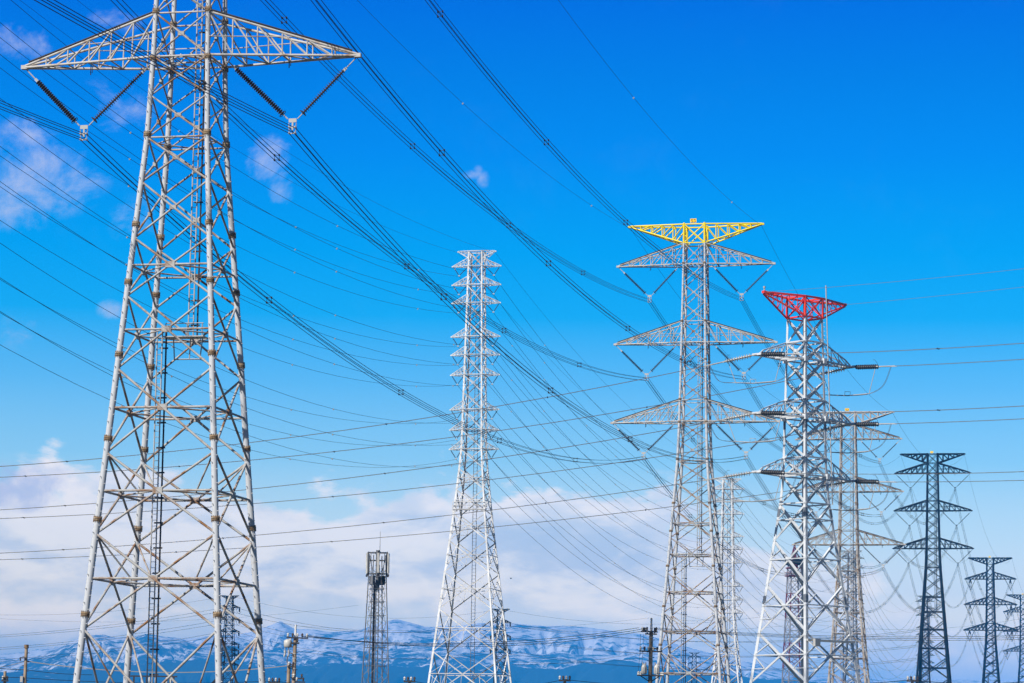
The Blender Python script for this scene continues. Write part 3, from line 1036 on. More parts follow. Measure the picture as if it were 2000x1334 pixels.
rn_up = [rtop0]
lv = [rtop0] + rzl
extra = []
for z in rzl: extra += [z + 2.4, z]
nodes = [rtop0, rzl[0] + 2.5, rzl[0], (rzl[0] + rzl[1] + 2.5) / 2, rzl[1] + 2.5, rzl[1], (rzl[1] + rzl[2] + 2.5) / 2, rzl[2] + 2.5, rzl[2], rbend]
y_nodes = [1055, 1142, 1236, 1334]
dn_ = [at(1570, y, RY).z for y in y_nodes] + [5.2, .1]
nodes_all = nodes + dn_
for k in range(4):
    mb = MB(); out = Vector((CORN[k][0], CORN[k][1], 0))
    for a, b in zip(nodes_all[:-1], nodes_all[1:]):
        w = interp(a, [0, 40, 65], [.50, .38, .28])
        mb.angle(RC(k, b), RC(k, a), w, .05, out)
    if k in (0, 1):
        z = 8
        while z < rtop0:
            p = RC(k, z); mb.bar(p + out * .03, p + out * .16, .05); z += .6
    leg = mb.build('leg', M['angle'], rroot)
    for z in (at(1570, 1010, RY).z, at(1570, 1180, RY).z, rzl[1] - 1.5):
        sp_ = MB(); p = RC(k, z); q = RC(k, z + 1.1); sp_.angle(p + out * .035, q + out * .035, interp(z, [0, 40, 65], [.53, .41, .31]), .06, out); sp_.build('splice_plate', M['slate'], leg)
for i, (a, b) in enumerate(zip(nodes_all[:-1], nodes_all[1:])):
    w1, w0 = r_width(a), r_width(b); t = w1 / (w1 + w0); zc = lerp(a, b, t)
    for k in range(4):
        k2 = (k + 1) % 4
        mb = MB(); out = Vector(((CORN[k][0] + CORN[k2][0]) / 2, (CORN[k][1] + CORN[k2][1]) / 2, 0))
        w = .20 if i < 9 else .24
        mb.angle(RC(k, a), RC(k2, b), w, .03, out + Vector((0, 0, .8))); mb.angle(RC(k2, a) - out * .06, RC(k, b) - out * .06, w, .03, out + Vector((0, 0, .9)))
        ctr = (RC(k, zc) + RC(k2, zc)) / 2
        mb.box(ctr, .5, .08, .4, ((RC(k2, zc) - RC(k, zc)).normalized(), out.normalized(), Vector((0, 0, 1))))
        if i >= 9:
            mb.bar(RC(k, zc), RC(k2, zc), .22, .14)
            for ka, kb in ((k, k2), (k2, k)):
                m2 = RC(ka, b).lerp(RC(kb, a), (1 - t) * .5); h2 = RC(ka, lerp(b, zc, .5))
                m1 = RC(ka, a).lerp(RC(kb, b), t * .5); h1 = RC(ka, lerp(a, zc, .5))
                mb.bar(RC(ka, zc), m1, .12); mb.bar(RC(ka, zc), m2, .10)
                if i >= 11: mb.bar(h2, m2, .09)
        mb.build('cross_brace', M['angle'], rroot)
for z in (nodes[1], nodes[2], nodes[4], nodes[5], nodes[7], nodes[8], rbend):
    for k in range(4): MB().bar(RC(k, z), RC((k + 1) % 4, z), .22, .18).build('horizontal_strut', M['angle'], rroot)
    MB().bar(RC(0, z), RC(2, z), .12).build('diagonal_strut', M['angle'], rroot)
for z in rzl:                                   # heavy plate nodes where the arms meet the legs
    for k in range(4):
        gp = MB(); p = RC(k, z); gp.box(p, .58, .58, .7); gp.build('gusset_plate', M['angle'], rroot)
RL = 8.6
for z in rzl:
    for side in (-1, 1):
        ch = MB(); h = r_width(z) / 2; ht = r_width(z + 2.5) / 2
        e = side * RL
        for sy in (-1, 1):
            ch.bar((side * h, sy * h, z), (e, sy * .55, z), .26, .20)
            kx = side * (RL - 1.0)
            ch.bar((side * ht, sy * ht, z + 2.5), (kx, sy * .55, z + .8), .15)
            ch.bar((kx, sy * .55, z + .8), (e, sy * .55, z + .1), .15)
        ch.box((e + side * .1, 0, z - .05), 1.5, 1.35, .16)
        ch.box((e + side * .55, 0, z + .02), .5, 1.9, .3)
        o = ch.build('cross_arm', M['angle'], rroot)
        la = MB()
        for sy in (-1, 1):
            def bp(t): return Vector((lerp(side * h, e, t), sy * lerp(h, .55, t), z))
            def tp_(t): return Vector((lerp(side * ht, side * (RL - 1), t), sy * lerp(ht, .55, t), lerp(z + 2.5, z + .8, t)))
            for q in range(3):
                la.bar(tp_(q / 3), bp((q + 1) / 3.5), .09)
                la.bar(bp((q + 1) / 3.5), tp_((q + 1) / 3), .08)
        for q in range(5):
            t = q / 4.4
            a_ = Vector((lerp(side * h, e, t), -lerp(h, .55, t), z)); b_2 = Vector((a_.x, -a_.y, z))
            la.bar(a_, b_2, .14)
            if q < 4:
                t2 = (q + 1) / 4.4; la.bar(a_, (lerp(side * h, e, t2), lerp(h, .55, t2), z), .12)
        la.build('arm_lattice', M['angle'], o)
# red earth-wire top
RLT = 8.0
for side in (-1, 1):
    ch = MB(); la = MB()
    h = r_width(rtop0) / 2; ht = r_width(rtop) / 2
    tip = Vector((side * RLT, 0, rtop))
    for sy in (-1, 1):
        a_ = Vector((side * h, sy * h, rtop0)); b_2 = Vector((side * ht, sy * ht, rtop)); tt = tip + Vector((0, sy * .15, 0))
        ch.bar(a_, tt - Vector((0, 0, .25)), .2); ch.bar(b_2, tt, .24)
        for q in range(1, 5):
            t = q / 5
            la.bar(a_.lerp(tt, t), b_2.lerp(tt, t), .07); la.bar(b_2.lerp(tt, (q - 1) / 5), a_.lerp(tt, t), .08)
    for q in range(1, 5):
        t = q / 5
        la.bar((lerp(side * ht, tip.x, t), -ht * (1 - t), rtop), (lerp(side * ht, tip.x, t), ht * (1 - t), rtop), .11)
    ch.box(tip, .5, .5, .35)
    o = ch.build('earth_wire_arm', M['red'], rroot); la.build('arm_lattice', M['red'], o)
    if side < 0:
        st = MB(); st.tube(tip, tip + Vector((0, 0, .55)), .1, 6); st.tube(tip + Vector((0, 0, .55)), tip + Vector((0, 0, .8)), .17, 6); st.build('finial', M['galv'], rroot)
tp = MB()
for k in range(4):
    k2 = (k + 1) % 4
    tp.bar(RC(k, rtop0), RC(k, rtop), .24); tp.bar(RC(k, rtop0), RC(k2, rtop), .12); tp.bar(RC(k2, rtop0), RC(k, rtop), .12)
    tp.bar(RC(k, rtop), RC(k2, rtop), .24); tp.bar(RC(k, rtop0), RC(k2, rtop0), .2)
tp.bar(RC(0, rtop), RC(2, rtop), .15)
tp.build('top_frame', M['red'], rroot)
rod = MB(); p = RC(1, rtop0); q_ = RC(1, rbend); rod.tube(q_ + Vector((.45, 0, 0)), Vector((p.x + .6, p.y, rtop + 1.9)), .085, 6); rod.build('lightning_conductor', M['galv'], rroot)
dt = MB(); zz = at(1530, 1253, RY).z; h = r_width(zz) / 2
dt.bar((-h, -h - .15, zz), (h, -h - .15, zz), .42, .3)
dt.build('anti_climb_bar', M['cream'], rroot)
bx = MB(); bx.box((-h + 1.5, -h - .5, zz - .3), 1.0, .5, 1.0); bx.build('control_box', M['galv'], rroot)
RW = Matrix.Translation(R1.loc) @ Matrix.Rotation(RA, 4, 'Z')
RLpos = Vector((-248, 432, 0)); RRpos = Vector((172, 300, 0))
lev = ['upper', 'middle', 'lower']
LS = [15.2, 13.0, 10.8]; RS = [4.9, 4.9, 5.4]
for a, z in enumerate(rzl):
    for side in (-1, 1):
        tip = RW @ Vector((side * (RL + .75), 0, z))
        who = ('near' if side < 0 else 'far')
        for dirn in (-1, 1):
            other = (RLpos - Vector((0, 0, 4)) if dirn < 0 else RRpos + Vector((0, 0, 8))) + (RW.to_3x3() @ Vector((side * (RL + .75), 0, z)))
            sag = LS[a] + (.6 if side < 0 else -.2) if dirn < 0 else RS[a] - (0 if side < 0 else .9)
            Ln = (other - tip).length
            d0 = (other - tip).normalized(); d0.z -= 4 * sag / Ln; d0.normalize()
            st0 = 0.9; st1 = st0 + 3.5
            root = thing('strain_insulator', f'{"pale twin" if dirn < 0 else "shade-toned twin"} strain insulator pulling {"left" if dirn < 0 else "right"} at the {lev[a]} {who} arm of the red topped pylon', 'insulator', tip, 0, 'strain insulators of the red topped pylon')
            sidev = perp(tip, other)
            for sg in (-1, 1):
                o_ = sidev * (.24 * sg)
                disc_string(d0 * st0 + o_, d0 * st1 + o_, 10, .33, 12).build('insulator_string', M['greyins'] if dirn < 0 else M['shadeins'], root)  # right-going strings carry their shade as a darker colour
            hw_ = MB(); hw_.bar(Vector((0, 0, 0)), d0 * st0, .14); hw_.box(d0 * (st0 - .05), .7, .18, .14, (sidev, d0, sidev.cross(d0))); hw_.box(d0 * (st1 + .1), .7, .3, .16, (sidev, d0, sidev.cross(d0)))
            hw_.bar(d0 * st1, d0 * (st1 + 1.9), .16); 
            for sg in (-1, 1): hw_.bar(d0 * (st1 + .5) + sidev * (.2 * sg), d0 * (st1 + 3.0) + sidev * (.2 * sg), .11)
            hw_.build('yoke_plate', M['galv'], root)
            hn = MB(); b0 = d0 * (st1 + .1); hn.poly([b0, b0 + Vector((-.15 * dirn, 0, .5)), b0 + Vector((-.5 * dirn, 0, .95)), b0 + Vector((-.75 * dirn, 0, .9))], .03, 4); hn.build('arcing_horn', M['dark'], root)
            e = tip + d0 * (st1 + 2.2)
            if dirn < 0: eL, dL = e, d0
            else: eR, dR = e, d0
            bundle(e, other, sag * (1 - 2 * (st1 + 2.2) / Ln), f'{lev[a]} {who} pair of cables running {"left" if dirn < 0 else "right"} from the red topped pylon', 'cables of the red topped pylon', nc=2, r=.030,
                   gap=.42, n=40, mat=M['palecable'], spacer=22)
        # jumper loop under the arm
        mid = (eL + eR) / 2; mid.z = z - 4.2
        s1 = tip.lerp(eL, .45); s1.z = z - 3.9; s2 = tip.lerp(eR, .45); s2.z = z - 3.9
        jr = thing('jumper_cable', f'sagging twin jumper cable under the {lev[a]} {who} arm of the red topped pylon', 'power line', mid, 0, 'jumper cables of the red topped pylon')
        sidev = perp(eL, eR)
        for sg in (-1, 1):
            pts = []
            ctrl = [eL, eL.lerp(s1, .35) + Vector((0, 0, -1.3)), s1, mid, s2, eR.lerp(s2, .35) + Vector((0, 0, -1.3)), eR]
            for q in range(len(ctrl) - 1):
                p0, p1, p2, p3 = ctrl[max(q - 1, 0)], ctrl[q], ctrl[q + 1], ctrl[min(q + 2, len(ctrl) - 1)]
                for tt in range(6):
                    t = tt / 6
                    pts.append(.5 * ((2 * p1) + (p2 - p0) * t + (2 * p0 - 5 * p1 + 4 * p2 - p3) * t * t + (3 * p1 - p0 - 3 * p2 + p3) * t ** 3))
            pts.append(ctrl[-1])
            MB().poly([p - mid + sidev * (.2 * sg) for p in pts], .026, 5).build('conductor', M['palecable'], jr)
        pb = MB(); pb.tube(s1 - mid, Vector((0, 0, 0)), .08, 6); pb.tube(Vector((0, 0, 0)), s2 - mid, .08, 6)
        pb.tube(s1 - mid, tip + (eL - tip) * .62 - mid, .05, 5); pb.tube(s2 - mid, tip + (eR - tip) * .62 - mid, .05, 5)
        pb.poly([Vector((-.4, 0, 0)), Vector((-.4, 0, .55)), Vector((.35, 0, .55)), Vector((.35, 0, 0))], .05, 4)
        pb.build('spacer_bar', M['galv'], jr)
for side in (-1, 1):
    p = RW @ Vector((side * RLT, 0, rtop)); off = p - R1.loc
    off.z = 0
    single(p, RRpos + off + Vector((0, 0, rtop + 8)), 3.4 if side < 0 else 2.5, f'{"near" if side < 0 else "far"} pale earth wire running right from the red top', 'earth wires of the red topped pylon', r=.028, mat=M['palecable'])

# ------------------------------------------------------------------ telecom mast and radio tower
MY = 350
top = at(738, 1078, MY); troot = thing('telecom_mast', 'dark lattice phone mast with white panel antennas and a thin whip on top', 'mast', (top.x, MY, 0), R(20))
tz = top.z
def m_w(z): return interp(z, [0, 9, tz - 6, tz + 1], [3.3, 2.55, 1.55, 1.45])
def MC(k, z): h = m_w(z) / 2; return Vector((CORN[k][0] * h, CORN[k][1] * h, z))
for k in range(4):
    mb = MB(); z = 0.05
    mb.tube(MC(k, 0.05), MC(k, 9), .075, 6); mb.tube(MC(k, 9), MC(k, tz - .4), .065, 6); mb.build('leg', M['telecom'], troot)
for k in range(4):
    k2 = (k + 1) % 4; mb = MB(); z = .1
    while z < tz - 2.2:
        z2 = z + m_w(z) * .95
        zm = (z + z2) / 2
        mb.tube(MC(k, z), MC(k2, z2), .026, 4); mb.tube(MC(k2, z), MC(k, z2), .026, 4)
        mb.tube(MC(k, zm), MC(k2, zm), .03, 4)
        z = z2
    mb.build('face_lattice', M['telecom'], troot)
mb = MB(); mb.tube((-.62, -.72, .2), (-.52, -.62, tz - 3.6), .14, 8); mb.build('cable_tray', M['dark'], troot)
mb = MB()
for x in (-.12, .22): mb.tube((x, 0, .2), (x, 0, tz - 1.5), .06, 5)
z = .5
while z < tz - 2: mb.tube((-.12, 0, z), (.22, 0, z), .025, 4); z += .4
mb.build('ladder', M['telecom'], troot)
mb = MB()
z1_, z0_ = tz - .1, tz - 2.55
for z in (z1_, tz - 1.0, z0_):
    r_ = 1.26 if z != tz - 1.0 else .9
    pts = [Vector((math.cos(t * math.tau / 8) * r_, math.sin(t * math.tau / 8) * r_, z)) for t in range(8)]
    mb.poly(pts, .045, 4, True)
    for t in range(0, 8, 2): mb.tube((0, 0, z), pts[t], .04, 4)
mb.tube((0, 0, tz - 4.5), (0, 0, tz + .2), .22, 8)
for t in range(6):
    a = t * math.tau / 6
    mb.tube((math.cos(a) * 1.1, math.sin(a) * 1.1, z1_), (math.cos(a + .5) * .7, math.sin(a + .5) * .7, z0_), .045, 4)
mb.build('antenna_frame', M['telecom'], troot)
for t in range(6):
    a = t * math.tau / 6 + .25
    cc = Vector((math.cos(a) * 1.42, math.sin(a) * 1.42, tz - 1.35))
    mb = MB(); mb.box(cc, .14, .24, 2.3, (Vector((math.cos(a), math.sin(a), 0)), Vector((-math.sin(a), math.cos(a), 0)), Vector((0, 0, 1))))
    o = mb.build('panel_antenna', M['cream'], troot)
    mb = MB(); mb.tube(cc - Vector((math.cos(a) * .18, math.sin(a) * .18, 1.35)), cc - Vector((math.cos(a) * .18, math.sin(a) * .18, -1.35)), .05, 5)
    mb.box(cc + Vector((0, 0, -1.4)), .16, .2, .25); mb.build('antenna_bracket', M['dark'], o)
for t in range(4):
    a = t * math.tau / 4 + .6
    mb = MB(); mb.box((math.cos(a) * .85, math.sin(a) * .85, tz - 3.3), .5, .28, 1.0, (Vector((-math.sin(a), math.cos(a), 0)), Vector((math.cos(a), math.sin(a), 0)), Vector((0, 0, 1))))
    mb.build('radio_unit', M['dark'] if t % 2 else M['telecom'], troot)
mb = MB(); mb.tube((.25, 0, tz), (.25, 0, tz + 2.4), .035, 5, .02); mb.build('whip_antenna', M['telecom'], troot)

RYY = 900
top = at(1552, 1078, RYY); rr0 = thing('radio_tower', 'slim reddish radio tower with a dark cluster of dishes, behind the red topped pylon', 'tower', (top.x, RYY, 0), R(15))
tz = top.z
def q_w(z): return interp(z, [0, tz - 12, tz], [7.6, 3.7, 3.0])
def QC(k, z): h = q_w(z) / 2; return Vector((CORN[k][0] * h, CORN[k][1] * h, z))
zs = [lerp(0.1, tz - 5, i / 8) for i in range(9)]
for i, (a, b) in enumerate(zip(zs[:-1], zs[1:])):
    mt = M['tred'] if i % 2 == 0 else M['twhite']
    mb = MB(); ns = 2
    for k in range(4):
        k2 = (k + 1) % 4
        mb.bar(QC(k, a), QC(k, b), .30)
        for q in range(ns):
            u0, u1 = lerp(a, b, q / ns), lerp(a, b, (q + 1) / ns)
            mb.bar(QC(k, u0), QC(k2, u1), .14); mb.bar(QC(k2, u0), QC(k, u1), .14); mb.bar(QC(k, u1), QC(k2, u1), .13)
    mb.build('tower_frame', mt, rr0)
mb = MB(); mb.box((0, 0, tz - 4.8), 4.2, 4.2, .35); mb.box((0, 0, tz - 1.6), .01, .01, .01); mb.tube((0, 0, tz - 4.8), (0, 0, tz + .5), 1.1, 8, .4)
for k in range(4): mb.bar(QC(k, tz - 5), (0, 0, tz + 2.2), .22)
mb.build('head_frame', M['tred'], rr0)
mb = MB(); zz = at(1552, 1125, RYY).z; mb.box((0, 0, zz), 4.6, 4.6, .3)
for sx in (-1, 1):
    for zq in (.5, 1.0): mb.bar((sx * 2.3, -2.3, zz + zq), (sx * 2.3, 2.3, zz + zq), .12); mb.bar((-2.3, sx * 2.3, zz + zq), (2.3, sx * 2.3, zz + zq), .12)
mb.build('service_platform', M['tred'], rr0)
for i, (ang, zz) in enumerate(((180, 2.9), (215, 3.4), (262, 2.8), (305, 3.3), (0, 2.9), (60, 3.0))):
    a = R(ang); d = Vector((math.cos(a), math.sin(a), 0)); p = d * 1.7 + Vector((0, 0, tz - zz))
    mb = MB(); mb.lathe(p, d, [(0, .3), (.2, .9), (.5, 1.1), (1.0, 1.12), (1.02, 1.0)], 12); mb.build('dish_antenna', M['navy'], rr0)


# ------------------------------------------------------------------ small far pylons of the distant line
def tiny_pylon(px, pytop, Y, levels, armL, label, extra=True):
    top = at(px, pytop, Y); P = Pylon(); P.loc = Vector((top.x, Y, 0))
    root = thing('small_pylon', label, 'pylon', P.loc, R(-8)); tz = top.z
    lz = [at(px, y, Y).z for y in levels]
    def w(z): return interp(z, [0, lz[-1], tz], [4.6 * armL / 2.6, 2.0 * armL / 2.6, 1.5 * armL / 2.6])
    def C(k, z): h = w(z) / 2; return Vector((CORN[k][0] * h, CORN[k][1] * h, z))
    for k in range(4):
        MB().bar(C(k, .1), C(k, tz), .17).build('leg', M['navy'], root)
    mb = MB(); z = .1
    while z < tz - .5:
        z2 = min(tz, z + w(z) * .85)
        for k in range(4):
            k2 = (k + 1) % 4; mb.bar(C(k, z), C(k2, z2), .1); mb.bar(C(k2, z), C(k, z2), .1); mb.bar(C(k, z2), C(k2, z2), .09)
        z = z2
    mb.build('face_lattice', M['navy'], root)
    MW = Matrix.Translation(P.loc) @ Matrix.Rotation(R(-8), 4, 'Z'); P.cl = {}
    for a, z in enumerate(lz):
        for side in (-1, 1):
            make_arm(root, 'cross_arm', side, z, armL, w(z) / 2, w(z + .9) / 2, .9, M['navy'], M['navy'], 3, .08, .06, seg=4, rail=False, hook=False)
            mb = MB(); tip = Vector((side * armL, 0, z)); mb.lathe(tip + Vector((0, 0, -.1)), (0, 0, -1), [(0, .08), (.1, .2), (.9, .2), (1.0, .06)], 5)
            mb.poly([tip + Vector((-.9 * side, 0, -.2)), tip + Vector((-.6 * side, 0, -1.2)), tip + Vector((0, 0, -1.5)), tip + Vector((.5 * side, 0, -1.0))], .05, 4)
            mb.build('insulator', M['navy'], root)
            P.cl[(a, side)] = MW @ (tip + Vector((0, 0, -.2)))
    make_arm(root, 'earth_wire_arm', -1, tz, armL * .85, w(tz) / 2, w(tz) / 2, .8, M['navy'], M['navy'], 3, .07, .05, inverted=True, seg=4)
    make_arm(root, 'earth_wire_arm', 1, tz, armL * .85, w(tz) / 2, w(tz) / 2, .8, M['navy'], M['navy'], 3, .07, .05, inverted=True, seg=4)
    return P


S1 = tiny_pylon(449, 1164, 800, [1187, 1210, 1234, 1259, 1271, 1281, 1299], 2.7, 'small dark blue pylon behind a leg of the huge pylon')
S2 = tiny_pylon(978, 1190, 800, [1216, 1243, 1270], 2.6, 'small dark pylon seen through the foot of the white pylon')
S3 = tiny_pylon(1356, 1275, 1500, [1284, 1296, 1310], 3.0, 'tiny dark pylon seen between the legs of the yellow topped pylon')
for a in range(3):
    for side in (-1, 1):
        sn_ = 'near' if side < 0 else 'far'
        l3 = ['top', 'middle', 'bottom'][a]
        yl = [1228, 1253, 1276][a] + side * 2
        single(at(-260, yl + 22, 800), S1.cl[(a, side)], 2.2, f'{l3} {sn_} distant wire left of the small pylon behind the huge pylon', 'distant wires near the mountains', r=.045)
        single(S1.cl[(a, side)], S2.cl[(a, side)], 4.2, f'{l3} {sn_} distant wire running between the two small dark pylons', 'distant wires near the mountains', r=.045)
        yr = [1232, 1262, 1287][a] + side * 1.5
        single(S2.cl[(a, side)], at(1820, yr - 4, 800), 4.2, f'{l3} {sn_} distant wire running right from the second small dark pylon', 'distant wires near the mountains', r=.045)
for k, (x0, y0, x1, y1, sg, yy) in enumerate([(-60, 1199, 449, 1163, 2, 800), (449, 1163, 978, 1190, 4, 800), (978, 1190, 1500, 1203, 3, 800), (1500, 1206, 2100, 1186, 5, 900),
                                              (-50, 1205, 700, 1182, 3, 900), (1000, 1224, 1700, 1203, 3, 900), (1740, 1240, 2100, 1232, 1, 820)]):
    single(at(x0, y0, yy), at(x1, y1, yy), sg, ['faint wire above the distant hills left of the huge pylon', 'faint wire above the mountains between two small pylons', 'faint wire above the mountains right of the white pylon',
           'faint wire crossing behind the dark pylons', 'second faint wire low behind the huge pylon', 'faint rising wire behind the transformer pole', 'faint wire behind the tallest dark pylon'][k], 'distant wires near the mountains', r=.03)

# ------------------------------------------------------------------ utility poles
def utility_pole(px, pytop, Y, label, r=.19, lean=0.0, white=0):
    top = at(px, pytop, Y); P = Pylon(); P.loc = Vector((top.x, Y, 0)); P.z = top.z
    root = thing('utility_pole', label, 'pole', P.loc, 0); P.root = root
    root.rotation_euler = (0, lean, 0)
    MB().tube((0, 0, 0), (0, 0, top.z - white), r * 1.35, 12, r).build('shaft', M['concrete'], root)
    if white:
        cp = MB(); cp.tube((0, 0, top.z - white + .002), (0, 0, top.z - .2), r * .72, 10, r * .5); cp.tube((0, 0, top.z - .2), (0, 0, top.z + .05), r * .55, 8); cp.build('cap', M['pale'], root)
    st = MB(); z = 3
    while z < top.z - white - .5:
        st.tube((-r * .8, 0, z), (-r - .16, 0, z), .025, 4); st.tube((r * .8, 0, z + .3), (r + .16, 0, z + .3), .025, 4); z += .75
    st.build('climbing_step', M['dark'], root)
    return P


def crossarm(P, z, x0, x1, n, mat='dark', ins=True):
    mb = MB(); mb.bar((x0, -.22, z), (x1, -.22, z), .12); o = mb.build('crossarm', M[mat], P.root)
    for k in range(n):
        x = lerp(x0, x1, (k + .3) / max(1, n - .4))
        i = MB(); i.lathe((x, -.22, z + .07), (0, 0, 1), [(0, .03), (.08, .1), (.16, .07), (.2, .12), (.3, .07), (.34, .03)], 7); i.build('pin_insulator', M['brownins'] if k % 2 else M['greyins'], o)


def strap(P, zs, r):
    for z in zs:
        MB().tube((0, 0, z), (0, 0, z + .07), r, 12).build('steel_band', M['galv'], P.root)


P1 = utility_pole(49, 1265, 250, 'weathered pole with a rusty tip at the far end of the grey twisted cable', .13, R(.6))
mb = MB(); mb.tube((0, 0, P1.z - .05), (0, 0, P1.z + .25), .19, 8); mb.build('rusty_cap', M['flange'], P1.root)
mb = MB(); mb.bar((-.45, -.22, P1.z - .85), (.1, -.22, P1.z - .85), .1); mb.bar((-.45, -.22, P1.z - .85), (-.4, -.22, P1.z - 1.1), .1); mb.build('bracket', M['dark'], P1.root)
mb = MB(); mb.box((-.25, -.2, P1.z - 2.6), .22, .2, .5); mb.build('meter_box', M['galv'], P1.root)
P2 = utility_pole(574, 1221, 262, 'concrete utility pole with one pale round transformer hung at its side', .155, R(.7), 1.05)
zt = P2.z
crossarm(P2, zt - 1.1, -.75, 1.15, 5)
crossarm(P2, zt - 1.55, -.6, .4, 2)
mb = MB(); mb.lathe((-.62, -.1, zt - 1.95), (0, 0, 1), [(0, .28), (.08, .34), (.55, .36), (.62, .3), (.72, .12), (.75, .03)], 12); mb.bar((-.4, -.1, zt - 1.6), (0, -.1, zt - 1.6), .1); mb.build('transformer', M['cream'], P2.root)
for x in (-.85, -.52):
    mb = MB(); mb.tube((x, -.2, zt - 1.9), (x, -.2, zt - 2.25), .03, 4); mb.tube((x, -.2, zt - 2.2), (x + .02, -.2, zt - 2.4), .1, 8); mb.tube((x + .05, -.2, zt - 2.38), (x - .05, -.2, zt - 2.75), .07, 6)
    mb.build('fuse_cutout', M['cream'] if x < -.6 else M['galv'], P2.root)
mb = MB(); mb.poly([(-.6, -.25, zt - 2.7), (-.62, -.25, zt - 3.2), (-.5, -.25, zt - 3.35), (-.2, -.22, zt - 3.4), (-.12, -.2, zt - 3.9)], .05, 5); mb.poly([(-.5, -.25, zt - 2.4), (-.2, -.22, zt - 2.45), (-.1, -.2, zt - 2.7)], .05, 5)
mb.build('drop_cable', M['palecable'], P2.root)
strap(P2, [zt - 2.5, zt - 2.9, zt - 3.3, zt - 3.8, zt - 4.3], .2)
crossarm(P2, zt - 4.6, -.2, .9, 2); crossarm(P2, zt - 4.9, .1, 1.0, 2)
P2b = utility_pole(562.5, 1294, 258, 'shorter plain pole close beside the pole with one transformer', .15, R(.5))
crossarm(P2b, P2b.z - .35, -.1, .5, 2)
P3 = utility_pole(1268, 1208, 262, 'brown utility pole carrying two pale cylinder transformers low on a shelf', .16, R(.8), 1.15)
zt = P3.z
crossarm(P3, zt - 1.15, -.9, .55, 4); crossarm(P3, zt - 1.35, -.55, .5, 2)
mb = MB(); mb.box((.35, -.2, zt - .95), .25, .25, .3); mb.box((-.62, -.2, zt - 1.0), .26, .26, .4); mb.build('switch_box', M['dark'], P3.root)
for x in (-.95, -.7): 
    mb = MB(); mb.poly([(x + .03, -.25, zt - 1.35), (x, -.3, zt - 3), (x - .12, -.32, zt - 4.75)], .018, 4); mb.build('drop_cable', M['cable'], P3.root)
crossarm(P3, zt - 2.6, -.2, .5, 0)
crossarm(P3, zt - 2.85, -1.0, -.1, 3); crossarm(P3, zt - 2.85, .1, 1.0, 3)
for x in (-.56, .52):
    mb = MB(); mb.lathe((x, -.25, zt - 4.82), (0, 0, 1), [(0, .19), (.05, .225), (.68, .225), (.76, .17), (.82, .08), (.9, .08)], 14); o = mb.build('transformer', M['cream'], P3.root)
    mb = MB()
    for q in range(9):
        a = q * math.tau / 9; mb.box((x + math.cos(a) * .24, -.25 + math.sin(a) * .24, zt - 4.48), .04, .04, .5)
    mb.tube((x - .12, -.3, zt - 4.02), (x - .12, -.3, zt - 3.8), .05, 6); mb.tube((x + .12, -.3, zt - 4.02), (x + .12, -.3, zt - 3.8), .05, 6)
    mb.build('cooling_rib', M['galv'], o)
mb = MB(); mb.box((-.1, -.25, zt - 4.93), 2.1, .6, .12); mb.bar((-.9, -.25, zt - 4.95), (0, -.1, zt - 5.5), .08); mb.bar((.8, -.25, zt - 4.95), (0, -.1, zt - 5.5), .08); mb.build('transformer_shelf', M['dark'], P3.root)
for x in (-1.05, -.85, .95, 1.08):
    mb = MB(); mb.lathe((x, -.3, zt - 4.95), (0, 0, 1), [(0, .05), (.08, .13), (.18, .07), (.25, .12), (.36, .03)], 7); mb.build('bushing', M['greyins'], P3.root)
strap(P3, [zt - 1.7, zt - 2.0, zt - 3.4, zt - 3.7], .205)
SP = []
for px, py, w in ((1103, 1327, 'small crossarm pole top at the bottom, right of the white pylon'), (800, 1329, 'small crossarm pole top at the bottom beside the phone mast'), (1782, 1328, 'small crossarm pole top at the bottom beside the tallest dark pylon'),
                  (536, 1331, 'low pole top with white insulators right of the huge pylon foot'), (10, 1311, 'thin pale pole at the bottom corner under the hills')):
    P = utility_pole(px, py, 255, w, .12); SP.append(P)
    if px != 10: crossarm(P, P.z - .1, -.5, .5, 4)
    else: crossarm(P, P.z - .8, -.25, .35, 2)

# local lines
grp = 'local power lines between the poles'
def W_(a, b, Y, sag, label, r=.02, mat=None, Y2=None):
    return single(at(*a, Y), at(*b, Y2 or Y), sag, label, grp, r=r, mat=mat, n=20, name='local_wire')
W_((50, 1291), (563, 1300), 250, .75, 'pale grey twisted cable slung behind the huge pylon', .05, M['strand'], 258)
W_((-80, 1305), (50, 1291), 250, .3, 'pale cable rising to the pole with a rusty tip', .03, M['palecable'])
W_((-80, 1296), (49, 1308), 250, .1, 'dark wire from the corner to the pole with a rusty tip', .035)
W_((49, 1308), (180, 1318), 250, .1, 'dark wire from the pole with a rusty tip towards the huge pylon', .03)
W_((-80, 1316), (49, 1323), 250, .1, 'lower dark wire left of the pole with a rusty tip', .03)
W_((49, 1324), (536, 1330), 250, .3, 'low dark wire from the pole with a rusty tip to the low pole', .03)
W_((536, 1330), (800, 1334), 255, .4, 'low dark wire from the low pole to the phone mast pole', .035)
W_((800, 1329), (1103, 1327), 255, .7, 'low dark wire between the two small pole tops', .03)
W_((1103, 1327), (1400, 1336), 255, .3, 'low dark wire right of the small pole top past the white pylon', .03)
W_((1640, 1336), (1782, 1327), 255, .1, 'low dark wire rising to the pole top near the tallest dark pylon', .035)
W_((1782, 1328), (2080, 1322), 255, .45, 'low dark wire leaving the pole top near the tallest dark pylon', .04)
for k in range(3):
    W_((590 + k * 6, 1243 - k), (1248 + k * 8, 1226 + k * 2.5), 262, .95 + .12 * k, f'{["first", "middle", "last"][k]} of three wires from the single transformer pole to the brown one', .028)
    W_((1276 + k * 3, 1226 + k * 2), (2100, 1238 + k * 4), 262, .5, f'{["upper", "centre", "lower"][k]} wire running right from the brown transformer pole', .024)
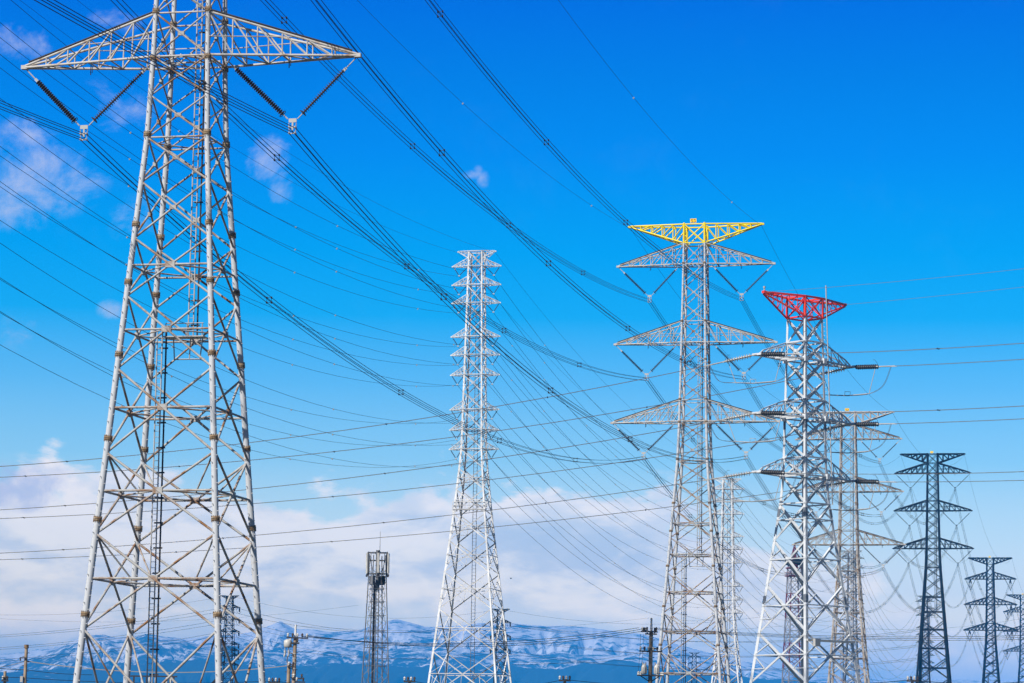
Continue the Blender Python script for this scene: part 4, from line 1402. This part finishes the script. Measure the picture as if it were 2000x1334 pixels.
for k, y in enumerate((1271, 1282)):
    W_((1000, 1298 - k * 6), (1260, y + 2), 262, .3, f'{["upper", "lower"][k]} thin wire reaching the brown pole from the small pylon', .014)
W_((574, 1222), (1268, 1207), 262, .75, 'thin top wire from the cap of one transformer pole to the other', .008)

# switch rack standing behind the foot of the huge pylon
p = at(300, 1321, 262); er = thing('equipment_rack', 'black steel rack with pale fittings standing at the foot of the huge pylon', 'rack', (p.x, 262, 0))
for x in (-1.7, -.6, 1.4, 1.75):
    MB().bar((x, 0, 0), (x, 0, p.z - .06), .14).build('post', M['dark'], er)
MB().bar((-2.0, 0, p.z), (2.05, 0, p.z), .12).build('top_beam', M['dark'], er)
for x in (-1.0, -.35, .2, 1.15, 1.5):
    mb = MB(); mb.lathe((x, -.1, p.z - .07), (0, 0, -1), [(0, .05), (.1, .09), (.5, .07), (.9, .1), (1.0, .05)], 6); mb.build('insulator_post', M['cream'], er)
mb = MB(); mb.box((0, -.15, p.z - .75), 2.6, .6, .3); mb.build('cabinet', M['cream'], er)

# bird
p = at(998, 1130, 300)
mb = MB(); mb.lathe((-.22, 0, 0), (1, 0, .1), [(0, .01), (.08, .05), (.2, .08), (.34, .05), (.4, .045), (.46, .01)], 8)
for sgn in (-1, 1):
    i = len(mb.v); mb.v += [Vector((-.1, 0, .04)), Vector((.1, 0, .04)), Vector((.08, sgn * .25, .18)), Vector((-.05, sgn * .55, .12)), Vector((-.12, sgn * .25, .17))]
    mb.f.append((i, i + 1, i + 2, i + 4)); mb.f.append((i + 4, i + 2, i + 3))
o = mb.build('bird', M['bird']); o.location = p; o.scale = (.45, .45, .45); o.rotation_euler = (0, 0, R(25))
tag(o, 'tiny dark bird flying between the white pylon and the clouds', 'bird')

# ------------------------------------------------------------------ air
hz = MB(); hz.box((0, 15000, 330), 60000, 54000, 664)
hm = bpy.data.materials.new('blue_haze'); hm.use_nodes = True
hn = hm.node_tree.nodes; hl = hm.node_tree.links
hn.remove(hn['Principled BSDF'])
pv = hn.new('ShaderNodeVolumePrincipled'); pv.inputs['Color'].default_value = (.01, .36, 1.0, 1); pv.inputs['Density'].default_value = 1.05e-4
pv.inputs['Anisotropy'].default_value = -.38
hl.new(pv.outputs[0], hn['Material Output'].inputs['Volume'])
ho = hz.build('haze', hm); ho['kind'] = 'stuff'
